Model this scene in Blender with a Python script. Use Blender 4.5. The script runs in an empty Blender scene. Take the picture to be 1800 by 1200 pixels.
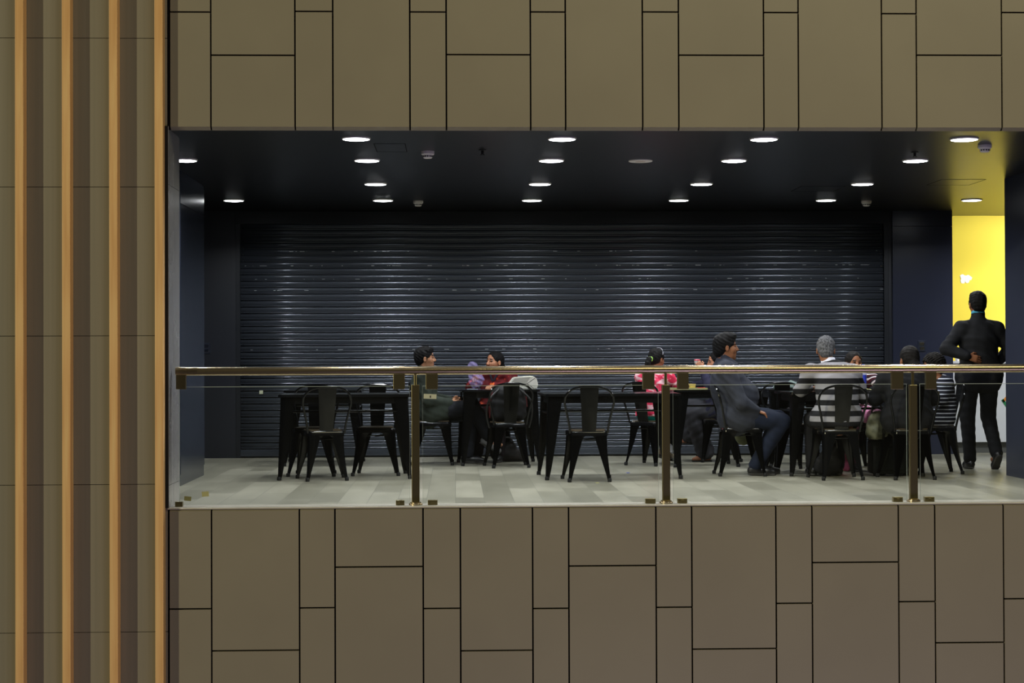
import bpy, bmesh, math, random
import numpy as np
from mathutils import Vector, Matrix, Euler
random.seed(7)
C = bpy.context.scene.collection
sc = bpy.context.scene
PI = math.pi

# ---------------------------------------------------------------- camera
FPX = 2900.0
CAMZ = 1.10
yv = Vector((800-900, 600-629.3, -FPX)).normalized()      # world +Y seen by the camera
hv = Vector((1500, 5.5, 0)).normalized()
zv = hv.cross(yv).normalized()
if zv.y < 0: zv = -zv
xv = yv.cross(zv).normalized()
W2C = Matrix((xv, yv, zv)).transposed()                   # columns: world axes in camera space
C2W = W2C.transposed()
cam = bpy.data.objects.new('camera', bpy.data.cameras.new('camera'))
C.objects.link(cam)
cam.data.sensor_width = 36.0
cam.data.lens = FPX/1800*36.0
cam.data.clip_end = 200
m4 = C2W.to_4x4(); m4.translation = Vector((0, 0, CAMZ))
cam.matrix_world = m4
sc.camera = cam

def ray(px, py): return C2W @ Vector((px-900, 600-py, -FPX))
def at(px, py, Y):
    d = ray(px, py); return Vector((0, 0, CAMZ)) + d*(Y/d.y)
def onz(px, py, z=0.0):
    d = ray(px, py); return Vector((0, 0, CAMZ)) + d*((z-CAMZ)/d.z)

# ---------------------------------------------------------------- view + world + light
sc.view_settings.view_transform = 'Standard'
sc.view_settings.look = 'None'
sc.view_settings.gamma = 1.0
sc.view_settings.use_curve_mapping = False
sc.view_settings.exposure = 0.0
sc.cycles.max_bounces = 8
sc.cycles.transparent_max_bounces = 16
sc.cycles.caustics_reflective = False
sc.cycles.caustics_refractive = False

def lin(c):
    return tuple(((v/255)/12.92 if v/255 <= .04045 else ((v/255+.055)/1.055)**2.4) for v in c)

w = bpy.data.worlds.new('atrium'); sc.world = w; w.use_nodes = True
w.node_tree.nodes['Background'].inputs[0].default_value = (1.0, .92, .66, 1)
w.node_tree.nodes['Background'].inputs[1].default_value = 0.027

def area(name, loc, target, size, power, col, size_y=None, spread=None):
    l = bpy.data.lights.new(name, 'AREA'); l.energy = power; l.color = col
    l.size = size
    if size_y: l.shape = 'RECTANGLE'; l.size_y = size_y
    if spread: l.spread = spread
    o = bpy.data.objects.new(name, l); C.objects.link(o); o.location = loc
    o.rotation_euler = (Vector(target)-Vector(loc)).to_track_quat('-Z', 'Y').to_euler()
    return o
def point(name, loc, power, col, r):
    l = bpy.data.lights.new(name, 'POINT'); l.energy = power; l.color = col; l.shadow_soft_size = r
    o = bpy.data.objects.new(name, l); C.objects.link(o); o.location = loc; return o

# warm flood at the left of the atrium (throws the short shadows beside the fins)
point('atrium_flood_light', (-30, -10, 7.5), 20500, (1.0, .93, .60), .35)
# big warm ceiling lights of the atrium, up and in front
area('atrium_ceiling_light', (6.5, 3.0, 9.0), (4, 11.8, 1.5), 10.0, 500, (1.0, .92, .58), 2.2)
# cooler light from the level below
area('atrium_lower_light', (5, 1.5, -7.0), (3, 11.8, -.5), 9.0, 265, (.68, .56, 1.0), 3.0)
# unseen spots added in the passage to wash the yellow wall
for lx_, ly_, tz_, pw_ in ((7.7, 17.2, 1.9, 260), (7.9, 17.0, .95, 270), (7.3, 17.6, 2.6, 105), (9.0, 17.2, 1.5, 230)):
    l = bpy.data.lights.new('passage_spot', 'SPOT'); l.energy = pw_; l.color = (1.0, .98, .95); l.spot_size = math.radians(50); l.spot_blend = .7; l.shadow_soft_size = .12
    o = bpy.data.objects.new('passage_spot', l); C.objects.link(o); o.location = (lx_, ly_, 2.66)
    o.rotation_euler = (Vector((6.15 if lx_ < 8.5 else 8.0, 19.05, tz_))-Vector(o.location)).to_track_quat('-Z', 'Y').to_euler()
LAMP_W = 17.8
LAMP_COL = (.93, .97, 1.0)

# ---------------------------------------------------------------- materials
def mat(name, col, rough=.5, metal=0.0, spec=.5, emit=None, es=0.0, coat=0.0):
    m = bpy.data.materials.new(name); m.use_nodes = True
    b = m.node_tree.nodes['Principled BSDF']
    b.inputs['Base Color'].default_value = (*lin(col), 1)
    b.inputs['Roughness'].default_value = rough
    b.inputs['Metallic'].default_value = metal
    b.inputs['Specular IOR Level'].default_value = spec
    b.inputs['Coat Weight'].default_value = coat
    b.inputs['Coat Roughness'].default_value = .08
    if emit:
        b.inputs['Emission Color'].default_value = (*emit, 1); b.inputs['Emission Strength'].default_value = es
    return m
def N(m, t, **k):
    n = m.node_tree.nodes.new(t)
    for a, v in k.items(): setattr(n, a, v)
    return n
def L(m, a, b): m.node_tree.links.new(a, b)
def coords(m, scale=(1, 1, 1), rot=(0, 0, 0), loc=(0, 0, 0)):
    tc = N(m, 'ShaderNodeTexCoord'); mp = N(m, 'ShaderNodeMapping')
    mp.inputs['Scale'].default_value = scale; mp.inputs['Rotation'].default_value = rot
    mp.inputs['Location'].default_value = loc
    L(m, tc.outputs['Object'], mp.inputs['Vector']); return mp.outputs['Vector']
def ramp(m, fac, stops, interp='LINEAR'):
    r = N(m, 'ShaderNodeValToRGB'); r.color_ramp.interpolation = interp
    e = r.color_ramp.elements
    while len(e) < len(stops): e.new(.5)
    for i, (p, c) in enumerate(stops): e[i].position = p; e[i].color = (*lin(c), 1)
    L(m, fac, r.inputs['Fac']); return r.outputs['Color']
def B(m): return m.node_tree.nodes['Principled BSDF']
def noisy(name, c1, c2, scale=(3, 3, 3), rough=.5, metal=0.0, detail=4.0, spec=.5, bump=0.0, bscale=None, lo=.35, hi=.65, nscale=1.0):
    m = mat(name, c1, rough, metal, spec)
    n = N(m, 'ShaderNodeTexNoise'); n.inputs['Detail'].default_value = detail
    n.inputs['Scale'].default_value = nscale
    L(m, coords(m, scale), n.inputs['Vector'])
    L(m, ramp(m, n.outputs['Fac'], [(lo, c1), (hi, c2)]), B(m).inputs['Base Color'])
    if bump:
        n2 = N(m, 'ShaderNodeTexNoise'); n2.inputs['Detail'].default_value = 3
        L(m, coords(m, bscale or scale), n2.inputs['Vector'])
        bp = N(m, 'ShaderNodeBump'); bp.inputs['Strength'].default_value = bump; bp.inputs['Distance'].default_value = .01
        L(m, n2.outputs['Fac'], bp.inputs['Height']); L(m, bp.outputs['Normal'], B(m).inputs['Normal'])
    return m
M = {}
M['panel'] = noisy('cladding_panel', (136, 128, 111), (141, 133, 115), (1.2, 1, 1.2), .42, bump=.03, bscale=(60, 60, 60))
M['panel_left'] = noisy('ribbed_cladding', (131, 125, 108), (139, 132, 115), (26, 1, .3), .5)
M['joint'] = mat('joint_black', (16, 13, 12), .9)
M['kerb'] = noisy('kerb_stone', (186, 180, 168), (196, 190, 178), (8, 8, 8), .3)
M['reveal'] = noisy('reveal_panel', (158, 157, 158), (166, 165, 166), (3, 3, 3), .22, .4)
def wood():
    m = mat('fin_wood', (228, 184, 128), .45)
    n = N(m, 'ShaderNodeTexNoise'); n.inputs['Detail'].default_value = 5; n.inputs['Scale'].default_value = 1
    L(m, coords(m, (30, 30, 1.3)), n.inputs['Vector'])
    L(m, ramp(m, n.outputs['Fac'], [(.3, (214, 164, 106)), (.55, (230, 184, 124)), (.75, (238, 200, 138))]), B(m).inputs['Base Color'])
    return m
M['wood'] = wood()
M['ceiling'] = mat('ceiling_black_satin', (17, 17, 17), .32, 0, .4)
M['navy'] = noisy('navy_panel', (40, 44, 60), (44, 48, 65), (.8, .8, .8), .28, spec=.5)
M['navy2'] = mat('navy_panel_gloss', (42, 48, 62), .22, 0, .6)
M['backwall'] = mat('charcoal_wall', (26, 29, 38), .5)
def floor_mat():
    m = mat('floor_tile', (150, 150, 138), .32)
    br = N(m, 'ShaderNodeTexBrick')
    L(m, coords(m, (1, 1, 1), (0, 0, PI/2), (.1, 0, 0)), br.inputs['Vector'])
    br.inputs['Scale'].default_value = 1; br.offset = .37
    br.inputs['Brick Width'].default_value = .90; br.inputs['Row Height'].default_value = .225
    br.inputs['Mortar Size'].default_value = .0025; br.inputs['Bias'].default_value = .1
    br.inputs['Color1'].default_value = (*lin((124, 121, 106)), 1)
    br.inputs['Color2'].default_value = (*lin((166, 162, 146)), 1)
    br.inputs['Mortar'].default_value = (*lin((120, 118, 106)), 1)
    n = N(m, 'ShaderNodeTexNoise'); n.inputs['Detail'].default_value = 6; n.inputs['Scale'].default_value = 1
    L(m, coords(m, (5, 1.5, 1)), n.inputs['Vector'])
    mx = N(m, 'ShaderNodeMix', data_type='RGBA', blend_type='MULTIPLY'); mx.inputs['Factor'].default_value = .6
    L(m, br.outputs['Color'], mx.inputs['A'])
    L(m, ramp(m, n.outputs['Fac'], [(.3, (205, 205, 200)), (.7, (255, 255, 255))]), mx.inputs['B'])
    L(m, mx.outputs['Result'], B(m).inputs['Base Color'])
    return m
M['floor'] = floor_mat()
def shutter_mat():
    m = mat('shutter_paint', (74, 79, 88), .31, .45)
    n = N(m, 'ShaderNodeTexNoise'); n.inputs['Detail'].default_value = 5; n.inputs['Scale'].default_value = 1
    L(m, coords(m, (1.6, 1, 30)), n.inputs['Vector'])
    r = N(m, 'ShaderNodeMapRange'); r.inputs['To Min'].default_value = .30; r.inputs['To Max'].default_value = .40
    # scratched paint along single slat edges
    n2 = N(m, 'ShaderNodeTexNoise'); n2.inputs['Detail'].default_value = 3; n2.inputs['Scale'].default_value = 1
    L(m, coords(m, (11, .1, 5.0)), n2.inputs['Vector'])
    n3 = N(m, 'ShaderNodeTexNoise'); n3.inputs['Detail'].default_value = 0; n3.inputs['Scale'].default_value = 1
    L(m, coords(m, (.01, .01, 190)), n3.inputs['Vector'])
    a = N(m, 'ShaderNodeMath', operation='GREATER_THAN'); a.inputs[1].default_value = .59; L(m, n2.outputs['Fac'], a.inputs[0])
    sp = N(m, 'ShaderNodeSeparateXYZ'); tc_ = N(m, 'ShaderNodeTexCoord'); L(m, tc_.outputs['Object'], sp.inputs[0])
    b = None
    for zi in (2.294, 2.135, 1.985, 1.86, 1.20):
        q = N(m, 'ShaderNodeMath', operation='COMPARE'); q.inputs[1].default_value = zi; q.inputs[2].default_value = .0035; L(m, sp.outputs['Z'], q.inputs[0])
        if b is not None:
            s_ = N(m, 'ShaderNodeMath', operation='ADD'); L(m, b.outputs[0], s_.inputs[0]); L(m, q.outputs[0], s_.inputs[1]); b = s_
        else: b = q
    c = N(m, 'ShaderNodeMath', operation='MULTIPLY'); L(m, a.outputs[0], c.inputs[0]); L(m, b.outputs[0], c.inputs[1])
    mx = N(m, 'ShaderNodeMix', data_type='RGBA'); L(m, c.outputs[0], mx.inputs['Factor'])
    mx.inputs['A'].default_value = (*lin((74, 79, 88)), 1); mx.inputs['B'].default_value = (*lin((205, 210, 215)), 1)
    L(m, mx.outputs['Result'], B(m).inputs['Base Color'])
    return m
M['shutter'] = shutter_mat()
M['shutter_dark'] = mat('shutter_guide', (34, 37, 43), .45, .3)
M['yellow'] = mat('yellow_glass', (238, 217, 84), .12, 0, .5)
M['whitegloss'] = mat('white_laminate', (222, 225, 232), .25)
M['decal'] = mat('white_decal', (250, 250, 240), .4)
M['green'] = mat('green_vinyl', (40, 130, 80), .5)
M['orange'] = mat('orange_vinyl', (220, 140, 50), .5)
M['red'] = mat('red_plastic', (190, 40, 36), .4)
M['plinth'] = mat('plinth_grey', (108, 110, 110), .3, .4)
M['brass'] = mat('satin_bronze', (186, 168, 136), .27, 1.0)
M['brass2'] = mat('bronze_plate', (142, 132, 98), .34, 1.0)
M['post'] = mat('bronze_post', (134, 124, 90), .36, 1.0)
M['black_metal'] = mat('black_gloss_metal', (9, 10, 12), .15, .0, .42)
M['table_metal'] = mat('black_table_metal', (11, 12, 14), .22, .0, .42)
M['seatwood'] = mat('dark_seat_wood', (74, 62, 44), .4)
M['rubber'] = mat('rubber', (10, 10, 10), .8)
M['fixture'] = mat('white_fixture', (225, 222, 218), .5)
M['fixpink'] = mat('speaker_grille', (196, 180, 172), .6)
M['diffuser'] = mat('lamp_diffuser', (255, 255, 255), .5, emit=(.95, .98, 1.0), es=14.0)
M['chrome'] = mat('chrome', (200, 200, 205), .15, 1.0)
M['blackp'] = mat('black_plastic', (16, 16, 17), .45)
M['switch'] = mat('switch_plate', (70, 76, 92), .25, .6)
M['darkline'] = mat('dark_line', (8, 8, 8), .9)
def glass_mat(name, tint, refl=1.0):
    m = bpy.data.materials.new(name); m.use_nodes = True; nt = m.node_tree
    nt.nodes.remove(nt.nodes['Principled BSDF'])
    t = N(m, 'ShaderNodeBsdfTransparent'); t.inputs[0].default_value = (*tint, 1)
    g = N(m, 'ShaderNodeBsdfGlossy'); g.inputs['Roughness'].default_value = .01; g.inputs[0].default_value = (1, 1, 1, 1)
    f = N(m, 'ShaderNodeLayerWeight'); f.inputs['Blend'].default_value = .5
    p5 = N(m, 'ShaderNodeMath', operation='POWER'); p5.inputs[1].default_value = 5.0; L(m, f.outputs['Facing'], p5.inputs[0])
    k = N(m, 'ShaderNodeMath', operation='MULTIPLY_ADD'); k.inputs[1].default_value = .85; k.inputs[2].default_value = .035*refl
    L(m, p5.outputs[0], k.inputs[0])
    mx = N(m, 'ShaderNodeMixShader'); L(m, k.outputs[0], mx.inputs[0]); L(m, t.outputs[0], mx.inputs[1]); L(m, g.outputs[0], mx.inputs[2])
    L(m, mx.outputs[0], nt.nodes['Material Output'].inputs['Surface'])
    return m
M['glass'] = glass_mat('balustrade_glass', (.975, .985, .975))
M['glass_edge'] = mat('glass_edge', (168, 178, 172), .2)
M['film'] = glass_mat('plastic_film', (.78, .76, .92), 1.5)

# ---------------------------------------------------------------- helpers
def mk(name, bm, m, parent=None, smooth=False, loc=None):
    me = bpy.data.meshes.new(name)
    bmesh.ops.recalc_face_normals(bm, faces=bm.faces)
    bm.to_mesh(me); bm.free()
    for x in (m if isinstance(m, (list, tuple)) else [m]): me.materials.append(x)
    if smooth:
        for p in me.polygons: p.use_smooth = True
        try: me.set_sharp_from_angle(angle=math.radians(38))
        except Exception: pass
    o = bpy.data.objects.new(name, me); C.objects.link(o)
    if parent: o.parent = parent
    if loc is not None: o.location = loc
    return o
def empty(name, loc=(0, 0, 0), rz=0):
    o = bpy.data.objects.new(name, None); C.objects.link(o); o.location = loc; o.rotation_euler = (0, 0, rz)
    o.empty_display_size = .1
    return o
def tag(o, label=None, cat=None, group=None, kind=None):
    if label: o['label'] = label
    if cat: o['category'] = cat
    if group: o['group'] = group
    if kind: o['kind'] = kind
    return o
def struct(name, bm, m, smooth=False): return tag(mk(name, bm, m, None, smooth), kind='structure')
def bx(bm, x0, x1, y0, y1, z0, z1, mi=0, bev=0.0):
    vs = [bm.verts.new((x, y, z)) for x in (x0, x1) for y in (y0, y1) for z in (z0, z1)]
    fs = []
    for idx in ((0, 1, 3, 2), (4, 6, 7, 5), (0, 4, 5, 1), (2, 3, 7, 6), (0, 2, 6, 4), (1, 5, 7, 3)):
        f = bm.faces.new([vs[i] for i in idx]); f.material_index = mi; fs.append(f)
    if bev:
        es = list({e for f in fs for e in f.edges})
        bmesh.ops.bevel(bm, geom=es, offset=bev, segments=2, affect='EDGES', profile=.5)
    return vs
def tube(bm, pts, r, n=8, cap=True, mi=0):
    pts = [Vector(p) for p in pts]
    rs = r if isinstance(r, (list, tuple)) else [r]*len(pts)
    t0 = (pts[1]-pts[0]).normalized()
    up = Vector((0, 0, 1)) if abs(t0.z) < .9 else Vector((1, 0, 0))
    a = t0.cross(up).normalized(); rings = []
    for i, p in enumerate(pts):
        t = (pts[min(i+1, len(pts)-1)]-pts[max(i-1, 0)]).normalized()
        a = (a - t*a.dot(t)).normalized(); b = t.cross(a)
        rings.append([bm.verts.new(p+(a*math.cos(2*PI*k/n)+b*math.sin(2*PI*k/n))*rs[i]) for k in range(n)])
    for i in range(len(rings)-1):
        for k in range(n):
            f = bm.faces.new((rings[i][k], rings[i][(k+1) % n], rings[i+1][(k+1) % n], rings[i+1][k])); f.material_index = mi
    if cap:
        bm.faces.new(rings[0][::-1]).material_index = mi; bm.faces.new(rings[-1]).material_index = mi
def lathe(bm, prof, n=24, c=(0, 0, 0), mi=0):
    rings = []
    for r, z in prof:
        rings.append([bm.verts.new((c[0]+max(r, 1e-4)*math.cos(2*PI*k/n), c[1]+max(r, 1e-4)*math.sin(2*PI*k/n), c[2]+z)) for k in range(n)])
    for i in range(len(rings)-1):
        for k in range(n):
            f = bm.faces.new((rings[i][k], rings[i][(k+1) % n], rings[i+1][(k+1) % n], rings[i+1][k])); f.material_index = mi
    bm.faces.new(rings[0][::-1]).material_index = mi; bm.faces.new(rings[-1]).material_index = mi
def smooth_path(P, n=6):
    P = [Vector(p) for p in P]; out = []
    for i in range(len(P)-1):
        p0 = P[max(i-1, 0)]; p1 = P[i]; p2 = P[i+1]; p3 = P[min(i+2, len(P)-1)]
        for k in range(n):
            t = k/n
            out.append(.5*((2*p1)+(p2-p0)*t+(2*p0-5*p1+4*p2-p3)*t*t+(3*p1-p0-3*p2+p3)*t**3))
    out.append(P[-1]); return out
def NB(): return bmesh.new()
def copy_tree(o, parent=None):
    c = o.copy(); C.objects.link(c)
    if parent: c.parent = parent
    for ch in list(o.children): copy_tree(ch, c)
    return c

# ---------------------------------------------------------------- setting
YF = 11.80          # facade plane
ZC = 2.74           # ceiling
YB = 18.45          # back wall / shutter plane
G = .0058           # half joint

def fx(px, py): return at(px, py, YF).x
def fz(px, py): return at(px, py, YF).z
def tiles(cols, edge_z, up, far_z, bm):
    """cols: (x0,x1,[joint z...]) ; panels with open joints, the panel next to the opening has a chamfered lip"""
    for x0, x1, js in cols:
        zs = [edge_z]+list(js)+[far_z]
        for i in range(len(zs)-1):
            a, b = zs[i], zs[i+1]
            lo, hi = min(a, b), max(a, b)
            lo2 = lo + (G if i or not up else 0); hi2 = hi - (G if i or up else 0)
            vs = bx(bm, x0+G, x1-G, YF, YF+.035, lo2, hi2)
            if i == 0:
                for v in vs:
                    if v.co.y < YF+.01 and abs(v.co.z-edge_z) < 1e-4: v.co.z += .022 if up else -.012
                    if v.co.y > YF+.01 and abs(v.co.z-edge_z) < 1e-4: v.co.y = YF+(.03 if up else .02)
ux = [298, 370.5, 518.5, 585, 720.5, 784.5, 932.5, 994, 1129.5, 1193, 1342.5, 1403.5, 1550, 1611, 1761, 1822, 1968]
uj = [21, 97, 20, None, 21, 96, 21, None, 21, 97, 22, None, 24, 97, 22, None]
cols = []
for i in range(len(ux)-1):
    x0, x1 = fx(ux[i], 120), fx(ux[i+1], 120)
    xm = (ux[i]+ux[i+1])/2
    js = []
    if uj[i] is not None: js.append(fz(xm, uj[i]))
    js.append((js[0] if js else fz(xm, 97))+1.15)
    cols.append((x0, x1, js))
ztop = 6.0
zlip = fz(900, 228.5)
bm = NB(); tiles(cols, zlip, True, ztop, bm)
bx(bm, fx(291, 120), fx(1968, 120), YF+.035, YF+.06, zlip+.004, ztop, 1)
bx(bm, fx(297, 120), fx(1968, 120), YF+.06, YF+.075, zlip+.004, ztop, 0)
struct('wall_upper', bm, [M['panel'], M['joint']])
lx = [297, 372, 526.5, 589, 744, 809.5, 936.5, 1000, 1153.5, 1216.5, 1364.5, 1428, 1580, 1644, 1764.5, 1828, 1980]
lj = [1070, 1143, 1068, 996, 1069, 1143, 1069, 994, 1067, 1140, 1060, 988, 1057, 1129, 1052, 980]
cols = []
for i in range(len(lx)-1):
    x0, x1 = fx(lx[i], 1040), fx(lx[i+1], 1040)
    j = fz((lx[i]+lx[i+1])/2, lj[i])
    cols.append((x0, x1, [j, j-1.2]))
zk = fz(900, 888.5)
bm = NB(); tiles(cols, zk-.012, False, -3.2, bm)
bx(bm, fx(291, 1040), fx(1980, 1040), YF+.035, YF+.06, -3.2, zk-.02, 1)
struct('wall_lower', bm, [M['panel'], M['joint']])
# kerb on which the balustrade stands
bm = NB(); bx(bm, fx(294, 890), fx(1980, 890), YF+.004, YF+.22, zk-.012, zk, 0, .003)
bx(bm, fx(294, 890), fx(1980, 890), YF+.06, YF+.22, -.3, zk-.012, 0)
struct('trim_1', bm, M['kerb'])

# wall of ribbed cladding at the left, behind the fins
XL = fx(296, 600)
bm = NB()
zj = [fz(150, y) for y in (66, 328, 590, 852, 1112)]
zz = [zj[0]+2.06, zj[0]+1.03]+zj+[zj[-1]-1.03]
for a, b in zip(zz[:-1], zz[1:]):
    for k in range(4):
        x1 = XL-.01-.66*2*k; bx(bm, x1-.66*2+.001, x1, YF+.02, YF+.05, b+.002, a-.002)
bx(bm, XL-5.4, XL, YF+.05, YF+.08, zz[-1], zz[0], 1)
struct('wall_left', bm, [M['panel_left'], M['joint']])
# side reveal of the opening
XR = fx(296.5, 600)
bm = NB()
zr = [at(300, 328, YF+.15).z, at(300, 850, YF+.15).z]
for y0, y1 in ((YF+.0, YF+.20), (YF+.204, YF+.47)):
    for a, b in ((zr[0], ZC+.02), (zr[1], zr[0]), (zk, zr[1])):
        bx(bm, XR-.06, XR, y0+.001, y1, a+.0015, b-.0015)
bx(bm, XR-.05, XR-.003, YF+.0, YF+.47, zk, ZC+.02, 1)
struct('wall_reveal', bm, [M['reveal'], M['joint']])
# wall behind the reveal, running left out of sight
bm = NB(); bx(bm, -5.0, XR-.06, YF+.30, YF+.47, -.3, ZC+.3)
struct('wall_return', bm, M['navy'])

# floor + ceiling
bm = NB(); bx(bm, -5.0, 9.5, YF+.22, 22.5, -.3, 0)
struct('floor', bm, M['floor'])
bm = NB(); bx(bm, -5.0, 9.5, YF+.06, 22.5, ZC, ZC+.25)
struct('ceiling', bm, M['ceiling'])
# pillars
xpl = onz(357, 836).x
bm = NB(); bx(bm, -3.6, xpl, 14.40, 15.75, .10, 2.45, 0); bx(bm, -3.6, xpl, 14.40, 15.75, 2.455, ZC, 0)
bx(bm, -3.6, xpl-.004, 14.405, 15.745, 2.45, 2.455, 1)
bx(bm, -3.6, xpl-.006, 14.406, 15.744, 0, .10, 0)
struct('wall_pillar_left', bm, [M['navy2'], M['darkline']])
pr = onz(1769, 835)
bm = NB(); bx(bm, pr.x, pr.x+1.6, pr.y-1.35, pr.y, 0, ZC)
struct('wall_pillar_right', bm, M['navy'])
# back wall
xs0, xs1 = at(415, 600, YB).x, at(1561, 600, YB).x
xd0, xd1 = at(1568, 600, YB).x, at(1673, 600, YB).x
bm = NB(); bx(bm, -5.0, xs0, YB-.03, YB+.2, 0, ZC); bx(bm, xs0, xd0, YB+.08, YB+.2, 0, ZC)
bx(bm, xs1, xd0, YB-.02, YB+.08, 0, ZC)
struct('wall_back', bm, M['backwall'])
bm = NB()
zsp = at(1620, 398, YB).z
bx(bm, xd0, xd1, YB-.045, YB+.25, .0, zsp-.002); bx(bm, xd0, xd1, YB-.045, YB+.25, zsp+.002, ZC)
bx(bm, xd0, xd1-.01, YB-.03, YB+.24, zsp-.002, zsp+.002, 1)
struct('wall_back_right', bm, [M['navy'], M['darkline']])
# side wall at far left of the seating bay and at far right
bm = NB(); bx(bm, -5.2, -5.0, YF+.3, 22.5, -.3, ZC+.2); struct('wall_side_left', bm, M['navy'])
bm = NB(); bx(bm, 9.5, 9.7, YF+.06, 22.5, -.3, ZC+.2); struct('wall_side_right', bm, M['navy'])
# yellow glass wall of the passage
YY = 19.05
bm = NB(); bx(bm, xd1-1.2, 9.5, YY, YY+.1, 0, ZC); struct('wall_yellow', bm, M['yellow'])
# joint line in passage wall: return wall between navy panel and the yellow
bm = NB(); bx(bm, -5, xd1, YB+.2, YB+.25, 0, ZC); struct('wall_behind_shutter', bm, M['backwall'])

# decals on the yellow wall
def decal(name, px, py, blobs, m, label, r0):
    bm = NB(); c = at(px, py, YY)
    for bi, (dx, dz, r) in enumerate(blobs):
        n = 14; vs = []
        for y in (-.003-.0007*bi, 0.0):
            vs.append([bm.verts.new((c.x+dx+r*math.cos(2*PI*k/n)*(1+.2*math.sin(k*2.3)), YY+y-.0005, c.z+dz+r*math.sin(2*PI*k/n))) for k in range(n)])
        bm.faces.new(vs[0]); bm.faces.new(vs[1][::-1])
        for k in range(n): bm.faces.new((vs[0][k], vs[1][k], vs[1][(k+1) % n], vs[0][(k+1) % n]))
    return tag(mk(name, bm, m), label, 'decal')
decal('leaf_decal', 1697, 489, [(0, 0, .035), (-.035, .02, .028), (-.03, -.03, .03), (.03, .01, .03), (.055, 0, .022), (.02, -.03, .025)],
      M['decal'], 'white splash shaped mark on the tall yellow wall above the man', .04)
decal('dot_decal', 1686, 604, [(0, 0, .018), (.03, -.02, .015), (-.035, .035, .02), (.025, .05, .014), (-.02, -.05, .013)],
      M['green'], 'small green dots on the yellow wall beside the man\'s elbow', .02)

# white counter in the passage
cx0, cx1 = at(1660, 700, 18.6).x, 8.6
t = tag(empty('service_counter', (cx0+1, 18.7, 0)), 'glossy white counter front below the yellow wall', 'counter')
zc0, zc1 = at(1720, 777, 18.56).z, at(1720, 634, 18.56).z
t0 = Vector((cx0+1, 18.7, 0))
bm = NB(); bx(bm, cx0-t0.x, cx1-t0.x, -.14, .33, zc0, zc1-.03, 0, .004); mk('front_panel', bm, M['whitegloss'], t)
bm = NB(); bx(bm, cx0-t0.x, cx1-t0.x, -.16, .33, zc1-.03, zc1, 0, .004); mk('counter_top', bm, M['whitegloss'], t)
bm = NB(); bx(bm, cx0-t0.x, cx1-t0.x, -.10, .33, 0, zc0, 0); mk('plinth', bm, M['plinth'], t)
def vstripe(p0, p1, wd, m):
    a = at(*p0, 18.555)-t0; b = at(*p1, 18.555)-t0
    d = (b-a).normalized(); s = Vector((d.z, 0, -d.x))*wd/2
    bm = NB()
    f = [bm.verts.new((q.x, y, q.z)) for y in (-.1435, -.1405) for q in (a+s, b+s, b-s, a-s)]
    for i in ((0, 1, 2, 3), (7, 6, 5, 4), (0, 4, 5, 1), (1, 5, 6, 2), (2, 6, 7, 3), (3, 7, 4, 0)): bm.faces.new([f[k] for k in i])
    mk('stripe', bm, m, t)
vstripe((1763, 706), (1790, 676), .03, M['orange']); vstripe((1762, 702), (1792, 745), .03, M['green'])
p = at(1764, 634, 18.62); bm = NB(); bx(bm, -.05, .07, -.05, .05, 0, .055, 0, .008)
tag(mk('red_box', bm, M['red'], None, False, (p.x, 18.65, zc1+.0005)), 'small red box on the white counter at the right', 'box')
p = at(1684, 634, 18.62)
for dx, h, lb in ((0, .05, 'white paper cup on the counter, left of the walking man'), (-.09, .035, 'low white tub on the counter nearest the navy wall')):
    bm = NB(); lathe(bm, [(.02, 0), (.028, h), (.025, h), (.018, .004)], 16)
    tag(mk('paper_cup', bm, M['whitegloss'], None, True, (p.x+dx, 18.65, zc1+.0005)), lb, 'cup')

# switch plates
for px, py, Y, lb in ((1620, 608, YB-.045, 'metal switch plate on the navy wall beside the yellow wall'), (363, 612, YB-.03, 'metal switch plate on the dark wall left of the shutter')):
    p = at(px, py, Y)
    t = tag(empty('switch_plate', p), lb, 'switch')
    bm = NB(); bx(bm, -.042, .042, -.008, 0, -.06, .06, 0, .002); mk('plate', bm, M['switch'], t)
    for k in (-1, 1):
        bm = NB(); bx(bm, -.026, .026, -.0125, -.008, k*.025-.018, k*.025+.018, 0, .001); mk('rocker', bm, M['chrome'], t)

# ---------------------------------------------------------------- roller shutter
t = tag(empty('roller_shutter', ((xs0+xs1)/2, YB, 0)), 'wide dark grey corrugated roller shutter closed behind the tables', 'shutter')
hw = (xs1-xs0)/2
pitch = .0717; zb = .10
bm = NB(); prof = []
n = int((ZC-.06-zb)/pitch)
for i in range(n):
    z0 = zb+i*pitch
    # convex slat: bulges toward the room, small rolled hook at its lower edge
    prof += [(-.004, z0), (-.019, z0+.002), (-.0215, z0+.007), (-.0185, z0+.012), (-.008, z0+.0145), (-.010, z0+.022), (-.0125, z0+.034), (-.0135, z0+.046), (-.011, z0+.058), (-.006, z0+.067)]
nx = 12
grid = [[bm.verts.new((-hw+.03+(2*hw-.06)*k/nx, y, z)) for k in range(nx+1)] for y, z in prof]
for i in range(len(grid)-1):
    for k in range(nx): bm.faces.new((grid[i][k], grid[i][k+1], grid[i+1][k+1], grid[i+1][k]))
o = mk('slat_curtain', bm, M['shutter'], t, True)
for p_ in o.data.polygons: p_.use_smooth = True
s = o.modifiers.new('thickness', 'SOLIDIFY'); s.thickness = .0015; s.offset = 1
bm = NB(); bx(bm, -hw+.03, hw-.03, -.02, .004, .012, .095, 0, .004); bx(bm, -hw+.03, hw-.03, -.03, .01, .02, .035, 0, .004); mk('bottom_rail', bm, M['shutter'], t, True)
for s_ in (-1, 1):
    bm = NB(); bx(bm, min(s_*hw, s_*(hw-.05)), max(s_*hw, s_*(hw-.05)), -.035, .02, 0, ZC-.06, 0, .003)
    mk('guide_rail', bm, M['shutter_dark'], t)
    for i in range(0, n, 1):
        pass
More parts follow.
